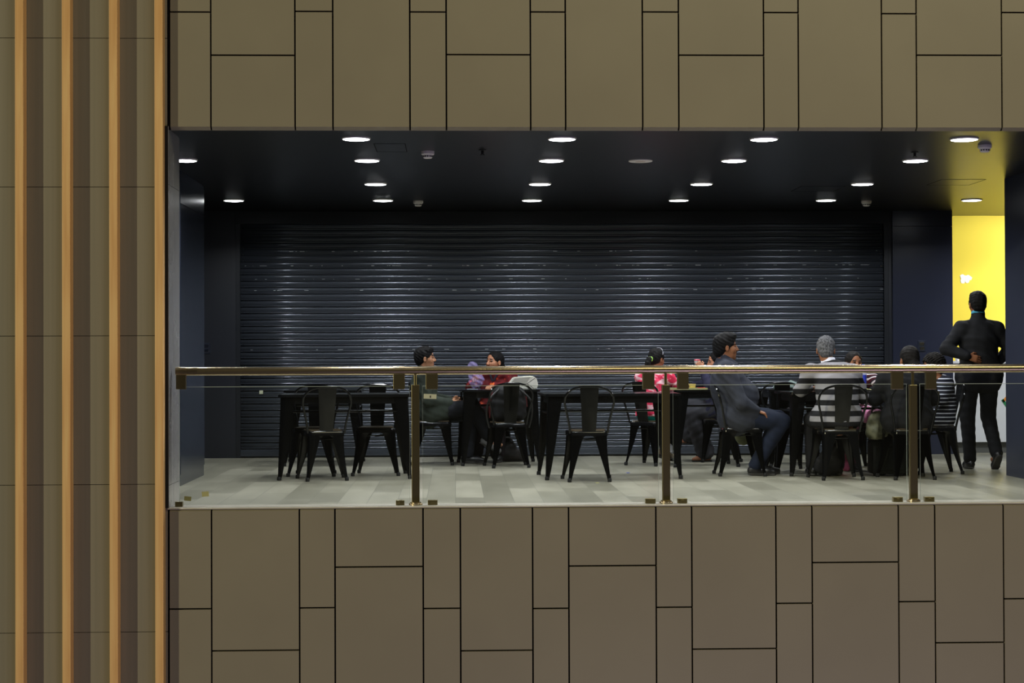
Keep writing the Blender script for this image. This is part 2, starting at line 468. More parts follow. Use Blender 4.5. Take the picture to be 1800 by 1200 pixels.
bm = NB()
for i in range(3, n):
    lathe_r = .004
    z0 = zb+i*pitch+.01
    bx(bm, -hw+.077, -hw+.085, -.0235, -.018, z0-.004, z0+.004)
    bx(bm, hw-.085, hw-.077, -.0235, -.018, z0-.004, z0+.004)
tag(mk('end_rivets', bm, M['chrome'], t), kind='stuff')
bm = NB(); bx(bm, -hw, hw, -.045, .06, ZC-.14, ZC-.001, 0, .003); mk('shutter_box', bm, M['shutter_dark'], t)

# ---------------------------------------------------------------- ceiling fittings
rows = [
 [('second', 626, 246), ('third', 988, 246), ('fourth', 1343, 246), ('fifth', 1695, 245)],
 [('first', 324, 286), ('second', 645, 283), ('third', 969, 282), ('fourth', 1290, 282.5), ('fifth', 1609, 283)],
 [('second', 660, 325.5), ('third', 949, 324), ('fourth', 1233, 324), ('fifth', 1516, 324.5)],
 [('first', 411, 355), ('second', 673, 353.5), ('third', 935, 353.5), ('fourth', 1193, 352.5), ('fifth', 1452, 352), ('sixth', 1708, 351)]]
rn = ['nearest row', 'second row back', 'third row back', 'row nearest the shutter']
lamp0 = None
for ri, row in enumerate(rows):
    ys = sum(onz(px, py, ZC-.012).y for _, px, py in row)/len(row)
    for cn, px, py in row:
        d = ray(px, py); p = Vector((0, 0, CAMZ))+d*(ys/d.y)
        if lamp0 is None:
            t = empty('ceiling_light'); lamp0 = t
            bm = NB(); lathe(bm, [(.108, 0), (.108, -.008), (.102, -.012), (.099, -.012), (.099, 0)], 32); mk('trim_ring', bm, M['fixture'], t, True)
            bm = NB(); lathe(bm, [(.097, -.002), (.097, -.011), (.09, -.0135), (.05, -.015), (.0, -.0155)], 28); mk('diffuser', bm, M['diffuser'], t, True)
            l = bpy.data.lights.new('downlight', 'AREA'); l.shape = 'DISK'; l.size = .18; l.energy = LAMP_W; l.color = LAMP_COL; l.spread = math.radians(150)
            lo = bpy.data.objects.new('downlight', l); C.objects.link(lo); lo.parent = t; lo.location = (0, 0, -.018)
        else: t = copy_tree(lamp0)
        t.location = (p.x, ys, ZC)
        k = {'first': 'first', 'second': 'second', 'third': 'third', 'fourth': 'fourth', 'fifth': 'fifth', 'sixth': 'sixth'}[cn]
        if ri == 0: k = {'second': 'first', 'third': 'second', 'fourth': 'third', 'fifth': 'last'}[cn]
        if ri == 2: k = {'second': 'first', 'third': 'second', 'fourth': 'third', 'fifth': 'last'}[cn]
        tag(t, 'lit round ceiling downlight, %s from the left in the %s' % (k, rn[ri]) if k != 'last' else 'lit round ceiling downlight, rightmost in the %s' % rn[ri], 'ceiling light', 'round ceiling downlights')
# unlit disc
p = onz(1126, 283.5, ZC-.006)
t = tag(empty('ceiling_speaker', (p.x, p.y, ZC)), 'unlit pinkish round disc on the black ceiling', 'speaker')
bm = NB(); lathe(bm, [(.10, 0), (.10, -.006), (.094, -.009), (.09, -.009)], 28); mk('rim', bm, M['fixture'], t, True)
bm = NB(); lathe(bm, [(.088, -.001), (.088, -.008), (0, -.010)], 28); mk('grille', bm, M['fixpink'], t, True)
det = None
for px, py, lb in ((752, 266, 'white smoke detector on ceiling between the first two near downlights'), (735, 353, 'small white smoke detector right of the second downlight by the shutter'),
                   (1731, 255, 'white smoke detector on the ceiling above the yellow wall'), (1523, 353, 'small white smoke detector right of the fifth downlight by the shutter')):
    p = onz(px, py, ZC)
    if det is None:
        t = det = empty('smoke_detector')
        bm = NB(); lathe(bm, [(.052, 0), (.052, -.022), (.047, -.028), (.03, -.03)], 24); mk('base', bm, M['fixture'], t, True)
        bm = NB(); lathe(bm, [(.04, -.028), (.036, -.05), (.028, -.056), (0, -.058)], 24); mk('sensor_head', bm, M['fixture'], t, True)
        for k in range(5):
            a = -PI/2+(k-2)*.5
            bm = NB(); bx(bm, -.005, .005, -.003, .003, -.046, -.036); o = mk('vent_slot', bm, M['blackp'], t); o.location = (.0385*math.cos(a), .0385*math.sin(a), 0); o.rotation_euler = (0, 0, a+PI/2)
    else: t = copy_tree(det)
    t.location = (p.x, p.y, ZC); tag(t, lb, 'smoke detector', 'smoke detectors')
spr = None
for px, py, lb in ((848, 263, 'black sprinkler head on the ceiling left of the nearest middle downlight'), (1608, 267, 'black sprinkler head just before the downlight near the yellow glow')):
    p = onz(px, py, ZC)
    if spr is None:
        t = spr = empty('sprinkler_head')
        bm = NB(); lathe(bm, [(.03, 0), (.03, -.005), (.012, -.008), (.010, -.035)], 16); mk('body', bm, M['blackp'], t, True)
        bm = NB(); lathe(bm, [(.02, -.040), (.02, -.043)], 16); tube(bm, [(.009, 0, -.03), (.012, 0, -.042)], .002, 6); tube(bm, [(-.009, 0, -.03), (-.012, 0, -.042)], .002, 6); mk('deflector', bm, M['blackp'], t, True)
    else: t = copy_tree(spr)
    t.location = (p.x, p.y, ZC); tag(t, lb, 'sprinkler', 'ceiling sprinklers')
for a, b, lb in (((662, 266.5), (716, 266.5), 'slim dark access panel in ceiling left of the smoke detector'), ((1390, 336), (1470, 334), 'dark access panel in the ceiling before the fifth downlight column'), ((1628, 325), (1722, 319), 'square access panel in the ceiling over the passage')):
    p, q = onz(*a, ZC), onz(*b, ZC); d = .5
    t = tag(empty('access_panel', ((p.x+q.x)/2, p.y, ZC)), lb, 'access panel'); h = abs(q.x-p.x)/2
    bm = NB()
    for x0, x1, y0, y1 in ((-h, h, -.006, .0), (-h, h, -d, -d+.006), (-h, -h+.006, -d, 0), (h-.006, h, -d, 0)): bx(bm, x0, x1, y0, y1, -.0025, -.0005)
    mk('frame', bm, M['darkline'], t)
    bm = NB(); bx(bm, -h+.008, h-.008, -d+.008, -.008, -.0015, -.0004); mk('cover', bm, M['ceiling'], t)

# ---------------------------------------------------------------- wooden fins
for i, (px, nm) in enumerate(((38, 'leftmost of the tall orange wooden fins on the panelled wall'), (120, 'second tall orange wooden fin from the left edge of the photo'),
                              (202.5, 'third tall orange wooden fin from the left, next to the one at the opening'), (282, 'rightmost tall wooden fin, at the edge of the opening'))):
    a, b = at(px, 0, YF), at(px+1.5, 1200, YF)
    x = (a.x+b.x)/2
    bm = NB(); bx(bm, -.029, .029, YF-.075, YF+.018, -3.0, 5.2, 0, .002)
    tag(mk('wooden_fin', bm, M['wood'], None, False, (x, 0, 0)), nm, 'wooden fin', 'tall wooden fins on the panelled wall')

# ---------------------------------------------------------------- balustrade
YR = YF+.12
ra, rb_ = at(309, 652.5, YR), at(1860, 647.3, YR)
zr_ = at(900, 650.5, YR).z
RR = .030
t = tag(empty('handrail', (0, YR, zr_)), 'long round satin bronze handrail above the glass balustrade', 'handrail')
bm = NB(); tube(bm, [(ra.x, 0, 0), (2.0, 0, 0), (rb_.x, 0, 0)], RR, 32); o = mk('rail_tube', bm, M['brass'], t, True)
brk = [(318.5, 17), (701.5, 20), (759, 21), (1139.5, 21), (1200, 20), (1576.5, 21), (1635.5, 19)]
for px, wpx in brk:
    x = at(px, 650, YR).x; h = wpx/2/243
    bm = NB(); tube(bm, [(-h, 0, 0), (h, 0, 0)], RR+.0025, 32); mk('clamp_sleeve', bm, M['brass'], t, True).location = (x, 0, 0)
    bm = NB(); zb_ = -(at(px, 684, YR).z*-1+zr_)
    bx(bm, -h, h, -.020, .020, zb_, -RR*.55, 0, .002); mk('clamp_plate', bm, M['brass2'], t).location = (x, 0, 0)
# lower clamps
zt = at(900, 877.5, YR).z
for i, (px, wpx) in enumerate([(315, 13), (703.5, 15), (760.5, 17), (1143, 18), (1199, 17), (1577.5, 17), (1633, 17)]):
    x = at(px, 884, YR).x; h = wpx/2/243
    names = ['at the far left wall', 'left of the left post', 'right of the left post', 'left of the middle post', 'right of the middle post', 'left of the right post', 'right of the right post']
    bm = NB(); bx(bm, -h, h, -.022, .022, 0, zt-zk, 0, .002); bx(bm, -h*.3, h*.3, -.026, -.022, .012, .025, 0, .001)
    tag(mk('glass_clamp', bm, M['brass2'], None, False, (x, YR, zk+.0003)), 'square bronze floor clamp holding the glass, %s' % names[i], 'clamp', 'floor clamps of the glass balustrade')
for px, nm in ((730.5, 'left bronze balustrade post, in front of the man in green jacket'), (1170.5, 'middle bronze balustrade post, beside the girl in pink'), (1605, 'right bronze balustrade post, in front of the person in black')):
    x = at(px, 770, YR).x
    t = tag(empty('balustrade_post', (x, YR, zk)), nm, 'post', 'bronze balustrade posts')
    zt_ = at(px, 676, YR).z-zk; h = .0285
    bm = NB(); bx(bm, -h, h, -.02, .02, .02, zt_, 0, .003); mk('shaft', bm, M['post'], t)
    bm = NB(); tube(bm, [(-.007, 0, zt_), (-.007, 0, zr_-zk-RR*.8)], .0035, 8); tube(bm, [(.007, 0, zt_), (.007, 0, zr_-zk-RR*.8)], .0035, 8); bx(bm, -.0035, .0035, -.004, .004, zt_, zr_-zk-RR*.8); mk('top_stem', bm, M['brass2'], t, True)
    bm = NB(); lathe(bm, [(.050, .0005), (.050, .008), (.046, .012), (.040, .012), (.040, .020), (.034, .022)], 24); mk('base_flange', bm, M['brass'], t, True)
edges = [(315, 720.5), (743, 1157.5), (1183, 1594), (1617, 1960)]
gn = ['glass panel between the left wall and the left post', 'clear glass panel between left and middle post', 'clear glass panel between middle and right post', 'glass panel right of the last post, running out of view']
zg = at(900, 677.5, YR).z
for (a, b), nm in zip(edges, gn):
    x0, x1 = at(a, 780, YR).x, at(b, 780, YR).x
    t = tag(empty('glass_balustrade', ((x0+x1)/2, YR, zk)), nm, 'glass panel', 'glass panels of the balustrade'); h = (x1-x0)/2
    bm = NB()
    bx(bm, -h+.001, h-.001, -.005, .005, .006, zg-zk-.002); mk('pane', bm, M['glass'], t)
    bm = NB()
    bx(bm, -h, h, -.005, .005, zg-zk-.002, zg-zk+.0015); bx(bm, -h, -h+.001, -.005, .005, .006, zg-zk-.002); bx(bm, h-.001, h, -.005, .005, .006, zg-zk-.002)
    mk('polished_edge', bm, M['glass_edge'], t)
# bits of tape and a flat cream patch with a dark mark on the glass
M['tape'] = mat('masking_tape', (158, 154, 104), .7)
M['label'] = mat('cream_matte', (196, 198, 172), .6)
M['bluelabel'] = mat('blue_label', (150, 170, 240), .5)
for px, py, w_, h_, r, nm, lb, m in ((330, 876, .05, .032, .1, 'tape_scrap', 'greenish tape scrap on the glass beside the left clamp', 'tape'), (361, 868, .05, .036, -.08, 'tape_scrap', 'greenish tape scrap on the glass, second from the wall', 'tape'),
       (756, 696.5, .092, .034, .04, 'cream_patch', 'flat cream patch on the glass in front of the seated man', 'label')):
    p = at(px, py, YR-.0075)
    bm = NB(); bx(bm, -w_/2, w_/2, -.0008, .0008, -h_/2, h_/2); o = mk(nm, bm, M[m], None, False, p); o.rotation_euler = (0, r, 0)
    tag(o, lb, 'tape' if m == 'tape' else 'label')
p = at(757.5, 697, YR-.0095); bm = NB(); bx(bm, -.004, .004, -.0006, .0006, -.008, .008); o = mk('dark_mark', bm, M['blackp'], None, False, (.002, -.0012, -.002)); o.parent = bpy.data.objects['cream_patch']
# ---------------------------------------------------------------- chairs and tables (forward = local +x)
def leg_mesh(corner, foot, W, n=14, bow=.012):
    """pressed sheet leg: L section tapering to the foot, flanges flare into an arch under the seat"""
    bm = NB(); c = Vector(corner); f = Vector(foot)
    sx = 1 if f.x > 0 else -1; sy = 1 if f.y > 0 else -1
    rowsv = []
    for i in range(n+1):
        t = i/n; p = c.lerp(f, t)
        k = math.sin(PI*min(1, t*1.0))*bow
        p = p+Vector((-sx*k*.6, -sy*k*.6, 0))
        w_ = W(t)
        q = min(.014, w_*.4)
        pts = [p+Vector((-sx*w_, 0, 0)), p+Vector((-sx*w_*.5, .05*w_*sy, 0)), p+Vector((-sx*q, 0, 0)), p+Vector((-sx*q*.3, -sy*q*.3, 0)),
               p+Vector((0, -sy*q, 0)), p+Vector((.05*w_*sx, -sy*w_*.5, 0)), p+Vector((0, -sy*w_, 0))]
        rowsv.append([bm.verts.new(v) for v in pts])
    for i in range(n):
        for k in range(6): bm.faces.new((rowsv[i][k], rowsv[i][k+1], rowsv[i+1][k+1], rowsv[i+1][k]))
    # solid thickness toward the inside
    r = bmesh.ops.solidify(bm, geom=bm.faces[:], thickness=.0045)
    return bm
def cW(t):
    if t < .14: return .098+.067*(1-t/.14)**2
    return .070*(1-(t-.14)/.86)**1.2+.028
def cap_mesh(foot, r=.018):
    bm = NB(); x, y = foot
    lathe(bm, [(r*.92, 0.0005), (r, .004), (r, .028), (r*.8, .034)], 12, (x, y, 0)); return bm

def make_chair():
    t = empty('metal_chair')
    # seat pan with rolled skirt
    def outline(k, z, xf=.185, xr=-.175, wf=.185, wr=.165):
        P = []
        for cx, cy, a0 in ((xf-.05, wf-.05, 0), (xr+.04, wr-.04, 90), (xr+.04, -wr+.04, 180), (xf-.05, -wf+.05, 270)):
            r = .05 if cx > 0 else .04
            for a in range(0, 91, 18):
                A = math.radians(a0+a); P.append(((cx+(r+k)*math.cos(A)), (cy+(r+k)*math.sin(A)), z))
        return P
    bm = NB(); rings = [[bm.verts.new(p) for p in outline(k, z)] for k, z in ((-.004, .405), (.004, .405), (.004, .438), (-.002, .447), (-.012, .4475), (-.03, .442))]
    nn = len(rings[0])
    for i in range(len(rings)-1):
        for k in range(nn): bm.faces.new((rings[i][k], rings[i][(k+1) % nn], rings[i+1][(k+1) % nn], rings[i+1][k]))
    bm.faces.new(rings[-1])
    mk('seat', bm, M['black_metal'], t, True)
    bm = NB(); rings = [[bm.verts.new(p) for p in outline(k, z)] for k, z in ((-.02, .4435), (-.02, .4535), (-.024, .4555))]
    for i in range(2):
        for k in range(nn): bm.faces.new((rings[i][k], rings[i][(k+1) % nn], rings[i+1][(k+1) % nn], rings[i+1][k]))
    bm.faces.new(rings[-1]); bm.faces.new(rings[0][::-1])
    mk('seat_pad', bm, M['seatwood'], t, True)
    legs = []
    for (cx, cy, fx_, fy_) in ((.178, .178, .205, .222), (.178, -.178, .205, -.222), (-.168, .158, -.225, .187), (-.168, -.158, -.225, -.187)):
        o = mk('leg', leg_mesh((cx, cy, .425), (fx_, fy_, .02), cW), M['black_metal'], t, True)
        sx = 1 if fx_ > 0 else -1; sy = 1 if fy_ > 0 else -1
        mk('foot_cap', cap_mesh((fx_-sx*.009, fy_-sy*.009)), M['rubber'], o, True)
    bm = NB()
    tube(bm, [(-.15, -.10, .375), (0, 0, .365), (.15, .10, .375)], .006, 6); tube(bm, [(-.15, .10, .375), (0, 0, .372), (.15, -.10, .375)], .006, 6)
    mk('cross_brace', bm, M['black_metal'], t, True)
    P = []
    half = [(-.158, .166, .43), (-.175, .178, .52), (-.197, .203, .63), (-.215, .218, .70), (-.232, .208, .765), (-.243, .165, .813), (-.249, .10, .838), (-.251, .04, .845)]
    path = half+[(x, -y, z) for x, y, z in half[::-1]]
    bm = NB(); tube(bm, smooth_path(path, 5), .0105, 8); mk('back_hoop', bm, M['black_metal'], t, True)
    bm = NB(); g = []
    ns = 10
    for i in range(ns+1):
        u = i/ns; z = .43+(.848-.43)*u; x = -.160-.088*u-.010*math.sin(PI*u)
        hw_ = .060+.024*u
        g.append([bm.verts.new((x-.006*(1-(k/3-1)**2), hw_*(k/3-1), z)) for k in range(7)])
    for i in range(ns):
        for k in range(6): bm.faces.new((g[i][k], g[i][k+1], g[i+1][k+1], g[i+1][k]))
    bmesh.ops.solidify(bm, geom=bm.faces[:], thickness=.003)
    mk('backrest', bm, M['black_metal'], t, True)
    return t
chair0 = make_chair(); used = [False]
def chair(px, py, deg, label, off=.0):
    """px,py: floor pixel of the seat centre"""
    p = onz(px, py)
    t = chair0 if not used[0] else copy_tree(chair0); used[0] = True
    t.location = (p.x, p.y, 0); t.rotation_euler = (0, 0, math.radians(deg))
    tag(t, label, 'chair', 'black metal cafe chairs'); return t

def make_table(Lx, Ly, label, loc, deg):
    t = tag(empty('cafe_table', (loc[0], loc[1], 0), math.radians(deg)), label, 'table')
    bm = NB(); bx(bm, -Lx/2, Lx/2, -Ly/2, Ly/2, .752, .775)
    es = [e for e in bm.edges if abs(e.verts[0].co.z-e.verts[1].co.z) > .01]
    bmesh.ops.bevel(bm, geom=es, offset=.045, segments=5, affect='EDGES', profile=.5)
    es = [e for e in bm.edges if all(v.co.z > .77 for v in e.verts) and len(e.link_faces) == 2 and abs(e.link_faces[0].normal.z-e.link_faces[1].normal.z) > .5]
    bmesh.ops.bevel(bm, geom=es, offset=.004, segments=2, affect='EDGES')
    mk('table_top', bm, M['table_metal'], t, True)
    bm = NB(); a, b = Lx/2-.035, Ly/2-.035
    for x0, x1, y0, y1 in ((-a, a, -b, -b+.004), (-a, a, b-.004, b), (-a, -a+.004, -b, b), (a-.004, a, -b, b)): bx(bm, x0, x1, y0, y1, .69, .752)
    mk('apron', bm, M['table_metal'], t)
    def tW(t_): return .095*(1-t_)**.85+.032
    for sx in (-1, 1):
        for sy in (-1, 1):
            o = mk('leg', leg_mesh((sx*(Lx/2-.028), sy*(Ly/2-.028), .75), (sx*(Lx/2+.002), sy*(Ly/2+.002), .02), tW, 14, .0), M['table_metal'], t, True)
            mk('foot_cap', cap_mesh((sx*(Lx/2-.010), sy*(Ly/2-.010)), .02), M['rubber'], o, True)
    bm = NB(); zz_ = .60
    tube(bm, [(-Lx/2+.04, Ly/2-.035, zz_), (0, Ly/2-.035, zz_), (Lx/2-.04, Ly/2-.035, zz_)], .011, 8)
    for s in (-1, 1): tube(bm, [(s*(Lx/2-.035), -Ly/2+.04, zz_), (s*(Lx/2-.035), 0, zz_), (s*(Lx/2-.035), Ly/2-.04, zz_)], .011, 8)
    mk('stretcher', bm, M['table_metal'], t, True)
    return t
# table from its two near feet
def table_at(pl, pr_, depth, label):
    a, b = onz(*pl), onz(*pr_); d = (b-a); Lx = d.length; ang = math.atan2(d.y, d.x)
    n_ = Vector((-d.y, d.x, 0)).normalized(); c = (a+b)/2+n_*depth/2
    return make_table(Lx, depth, label, c, math.degrees(ang))
T0 = table_at((498, 819.5), (636, 818.5), .75, 'square black metal table behind the long left table, nearest the shutter')
T1 = table_at((489, 844.5), (723, 841.5), .72, 'long black metal cafe table at the far left of the row')
T3 = table_at((812, 819), (951, 817.5), .60, 'square black metal table between the talking man and woman')
T2 = table_at((960, 844), (1199, 841.5), .72, 'long empty black metal table in the middle, one chair before it')
T4 = table_at((1186, 821.5), (1300, 820.5), .50, 'black metal table with food behind the middle post, by the girl in pink')
T5 = table_at((1390, 837), (1622, 835), .70, 'long black metal table in front of the man in striped sweater')
T6 = table_at((1354, 821), (1470, 820), .72, 'black metal table pushed behind the striped man\'s table, bearing a folded cloth')

chair(569, 842.5, 103, 'empty black metal chair, back to us, at the left end of the long left table')
chair(662, 834, 270, 'empty black metal chair facing us behind the right half of the long left table')
chair(551, 835, 268, 'empty black metal chair facing us behind the left half of the long left table')
chair(1033, 844, 90, 'empty black metal chair, back to us, at the long empty middle table')
chair(893, 820, 97, 'black metal chair holding a dark rucksack at the small square table')
c_man = chair(762, 815.5, 0, 'black metal chair under the man in the green jacket')
c_wom = chair(868, 808, 262, 'black metal chair under the woman in red tunic')
c_girl = chair(1146, 816.5, 52, 'black metal chair under the girl in pink jacket')
c_pur = chair(1262, 810, 180, 'black metal chair under the cross-legged woman behind the heavy man')
c_fat = chair(1301, 834.5, 0, 'black metal chair under the heavy man in grey jacket')
c_str = chair(1471, 841, 92, 'black metal chair under the man in the striped sweater')
c_blk = chair(1595, 840.5, 93, 'black metal chair under the dark-haired person in black')
c_kid = chair(1642, 831, 180, 'black metal chair under the child in striped top, seen from the side')
chair(1391, 827, 279, 'empty black metal chair between the heavy man and striped man, facing us')
c_far = chair(1500, 822, 270, 'black metal chair under the woman with the striped sleeve, behind the table')

# ---------------------------------------------------------------- signed distance bodies -> surface nets
class Field:
    def __init__(s, lo, hi, h):
        s.h = h; s.lo = np.array(lo, float); s.n = np.ceil((np.array(hi)-s.lo)/h).astype(int)+1
        s.d = np.full(s.n, .3, np.float32); s.t = np.zeros(s.n, np.int8)
        s.ax = [s.lo[i]+h*np.arange(s.n[i]) for i in range(3)]
    def box(s, lo, hi, pad):
        sl = []
        for i in range(3):
            a = int(max(0, math.floor((lo[i]-pad-s.lo[i])/s.h))); b = int(min(s.n[i], math.ceil((hi[i]+pad-s.lo[i])/s.h)+1))
            if b <= a: return None, None
            sl.append(slice(a, b))
        X = s.ax[0][sl[0]][:, None, None]; Y = s.ax[1][sl[1]][None, :, None]; Z = s.ax[2][sl[2]][None, None, :]
        return tuple(sl), (X, Y, Z)
    def comb(s, sl, dn, k, tag_, sub):
        d = s.d[sl]; dn = dn.astype(np.float32)
        if sub:
            q = np.maximum(k-np.abs(d+dn), 0)/k
            s.d[sl] = np.maximum(d, -dn)+q*q*k*.25
            return
        q = np.maximum(k-np.abs(d-dn), 0)/k
        tt = s.t[sl]; tt[dn < d] = tag_
        s.d[sl] = np.minimum(d, dn)-q*q*k*.25
    def cap(s, a, b, ra, rb, k=.02, tag=0, fl=None, ff=1.0, sub=False):
        a = np.array(a, float); b = np.array(b, float); R = max(ra, rb)*max(1, 1/ff if ff < 1 else ff)
        sl, P = s.box(np.minimum(a, b)-R, np.maximum(a, b)+R, k+2.5*s.h)
        if sl is None: return
        px, py, pz = P[0]-a[0], P[1]-a[1], P[2]-a[2]
        ba = b-a
        if fl is not None:
            fl = np.array(fl, float); fl /= np.linalg.norm(fl)
            dt = px*fl[0]+py*fl[1]+pz*fl[2]; g = 1/ff-1
            px = px+dt*fl[0]*g; py = py+dt*fl[1]*g; pz = pz+dt*fl[2]*g
            ba = ba+fl*np.dot(ba, fl)*g
        L2 = float(np.dot(ba, ba))
        if L2 > 1e-9: t = np.clip((px*ba[0]+py*ba[1]+pz*ba[2])/L2, 0, 1)
        else: t = 0.0
        d = np.sqrt((px-t*ba[0])**2+(py-t*ba[1])**2+(pz-t*ba[2])**2)-(ra+t*(rb-ra))
        if fl is not None and ff < 1: d = np.where(d > 0, d*(.5+.5*ff), d*ff)
        s.comb(sl, d, k, tag, sub)
    def ell(s, c, r, F=None, k=.02, tag=0, sub=False):
        """ellipsoid, F: 3x3 rows = axes"""
        c = np.array(c, float); r = np.array(r, float)
        F = np.eye(3) if F is None else F
        ext = np.abs(F.T) @ r
        sl, P = s.box(c-ext, c+ext, k+2.5*s.h)
        if sl is None: return
        px, py, pz = P[0]-c[0], P[1]-c[1], P[2]-c[2]
        q = [(px*F[i][0]+py*F[i][1]+pz*F[i][2]) for i in range(3)]
        k0 = np.sqrt((q[0]/r[0])**2+(q[1]/r[1])**2+(q[2]/r[2])**2)
        k1 = np.sqrt((q[0]/r[0]**2)**2+(q[1]/r[1]**2)**2+(q[2]/r[2]**2)**2)+1e-9
        s.comb(sl, k0*(k0-1)/k1, k, tag, sub)
    def plane(s, p, n):
        """keep the side where (x-p).n < 0"""
        n = np.array(n, float); n /= np.linalg.norm(n); p = np.array(p, float)
        d = (s.ax[0][:, None, None]-p[0])*n[0]+(s.ax[1][None, :, None]-p[1])*n[1]+(s.ax[2][None, None, :]-p[2])*n[2]
        s.d = np.maximum(s.d, d.astype(np.float32))
    def wrinkle(s, amp, f, seed=0.0):
        X, Y, Z = s.ax[0][:, None, None], s.ax[1][None, :, None], s.ax[2][None, None, :]
        s.d += (amp*(np.sin(f*(X+.6*Z)+seed)*np.sin(f*1.3*(Y-.4*Z)+1.7*seed)+.6*np.sin(f*2.1*(Z+.5*X-.3*Y)+seed*2.3))).astype(np.float32)
    def mesh(s, name, mats, parent=None):
        d = s.d; h = s.h
        d[0], d[-1] = .3, .3; d[:, 0], d[:, -1] = .3, .3; d[:, :, 0], d[:, :, -1] = .3, .3
        ins = d < 0
        c8 = [ins[i:ins.shape[0]-1+i, j:ins.shape[1]-1+j, k:ins.shape[2]-1+k] for i in (0, 1) for j in (0, 1) for k in (0, 1)]
        sm = np.zeros(c8[0].shape, np.int8)
        for c in c8: sm += c
        act = np.argwhere((sm > 0) & (sm < 8))
        idx = np.full(c8[0].shape, -1, np.int32); idx[act[:, 0], act[:, 1], act[:, 2]] = np.arange(len(act))
        acc = np.zeros((len(act), 3)); cnt = np.zeros(len(act))
        E = []
        for i in (0, 1):
            for j in (0, 1):
                E += [((0, i, j), (1, i, j)), ((i, 0, j), (i, 1, j)), ((i, j, 0), (i, j, 1))]
        for e0, e1 in E:
            A = act+e0; Bq = act+e1
            da = d[A[:, 0], A[:, 1], A[:, 2]]; db = d[Bq[:, 0], Bq[:, 1], Bq[:, 2]]
            m_ = (da < 0) != (db < 0)
            t = np.where(m_, da/np.where(m_, da-db, 1), 0)
            pt = A+(np.array(e1)-np.array(e0))*t[:, None]
            acc += pt*m_[:, None]; cnt += m_
        V = acc/cnt[:, None]*h+s.lo
        Q = []
        for axis in range(3):
            sl0 = [slice(1, -1)]*3; sl1 = [slice(1, -1)]*3
            sl0[axis] = slice(0, -1); sl1[axis] = slice(1, None)
            a = ins[tuple(sl0)]; b = ins[tuple(sl1)]
            ch = np.argwhere(a != b); off = np.ones(3, int); off[axis] = 0
            g = ch+off; fwd = a[ch[:, 0], ch[:, 1], ch[:, 2]]
            u, v = [(1, 2), (2, 0), (0, 1)][axis]
            du = np.zeros(3, int); du[u] = 1; dv = np.zeros(3, int); dv[v] = 1
            q = [g-du-dv, g-dv, g, g-du]
            f = np.stack([idx[w_[:, 0], w_[:, 1], w_[:, 2]] for w_ in q], 1)
            f[~fwd] = f[~fwd][:, ::-1]
            Q.append(f)
        Q = np.concatenate(Q); Q = Q[(Q >= 0).all(1)]
        me = bpy.data.meshes.new(name)
        me.vertices.add(len(V)); me.vertices.foreach_set('co', V.astype(np.float32).ravel())
        me.loops.add(len(Q)*4); me.loops.foreach_set('vertex_index', Q.astype(np.int32).ravel())
        me.polygons.add(len(Q)); me.polygons.foreach_set('loop_start', np.arange(0, len(Q)*4, 4, dtype=np.int32))
        me.polygons.foreach_set('loop_total', np.full(len(Q), 4, np.int32))
        ct = act[Q[:, 0]]
        tv = s.t[ct[:, 0], ct[:, 1], ct[:, 2]]
        for x in mats: me.materials.append(x)
        me.polygons.foreach_set('material_index', np.clip(tv, 0, len(mats)-1).astype(np.int32))
        me.polygons.foreach_set('use_smooth', np.ones(len(Q), bool))
        me.update(); me.validate()
        o = bpy.data.objects.new(name, me); C.objects.link(o)
        if parent: o.parent = parent
        return o

def V3(*a): return np.array(a, float)
def unit(v): v = np.array(v, float); return v/np.linalg.norm(v)
def fabric(name, c1, c2=None, rough=.85, sc_=(9, 9, 9)):
    return noisy(name, c1, c2 or tuple(min(255, int(v*1.15)+2) for v in c1), sc_, rough, bump=.25, bscale=(160, 160, 160), spec=.25)
def striped(name, c1, c2, pitch_, duty, phase=0.0, tilt=(0, 0, 0), c3=None):
    m = mat(name, c1, .85, 0, .25)
    sep = N(m, 'ShaderNodeSeparateXYZ'); L(m, coords(m, (1, 1, 1), tilt), sep.inputs[0])
    a = N(m, 'ShaderNodeMath', operation='MULTIPLY_ADD'); a.inputs[1].default_value = 1/pitch_; a.inputs[2].default_value = phase+20
    L(m, sep.outputs['Z'], a.inputs[0])
    f = N(m, 'ShaderNodeMath', operation='FRACT'); L(m, a.outputs[0], f.inputs[0])
    st = [(0, c1), (duty, c2)] if c3 is None else [(0, c1), (duty, c2), (duty+(1-duty)/2, c3)]
    L(m, ramp(m, f.outputs[0], st, 'CONSTANT'), B(m).inputs['Base Color'])
    return m
def skin(name, c): 
    m = mat(name, c, .5, 0, .35); B(m).inputs['Subsurface Weight'].default_value = .0
    return m
SK1 = skin('skin_tan', (168, 120, 90)); SK2 = skin('skin_brown', (142, 94, 66)); SK3 = skin('skin_warm', (172, 118, 88))
M['eye'] = mat('eye_white', (140, 128, 120), .6); M['iris'] = mat('iris', (22, 14, 10), .25); M['lip'] = mat('lip', (150, 76, 70), .45)
M['brow'] = mat('brow_hair', (22, 17, 15), .8)
M['hair'] = noisy('black_hair', (6, 5, 6), (11, 9, 10), (60, 60, 20), .62, spec=.2, bump=.5, bscale=(140, 140, 40))
M['hair_grey'] = noisy('grey_hair', (62, 62, 66), (120, 120, 124), (90, 90, 60), .75, spec=.2, bump=.5, bscale=(140, 140, 80))
M['hair_brown'] = noisy('dark_brown_hair', (12, 9, 8), (20, 15, 12), (60, 60, 20), .62, spec=.2, bump=.5, bscale=(140, 140, 40))
M['shoe'] = mat('black_leather', (20, 20, 22), .4); M['sole'] = mat('shoe_sole', (60, 58, 56), .7)

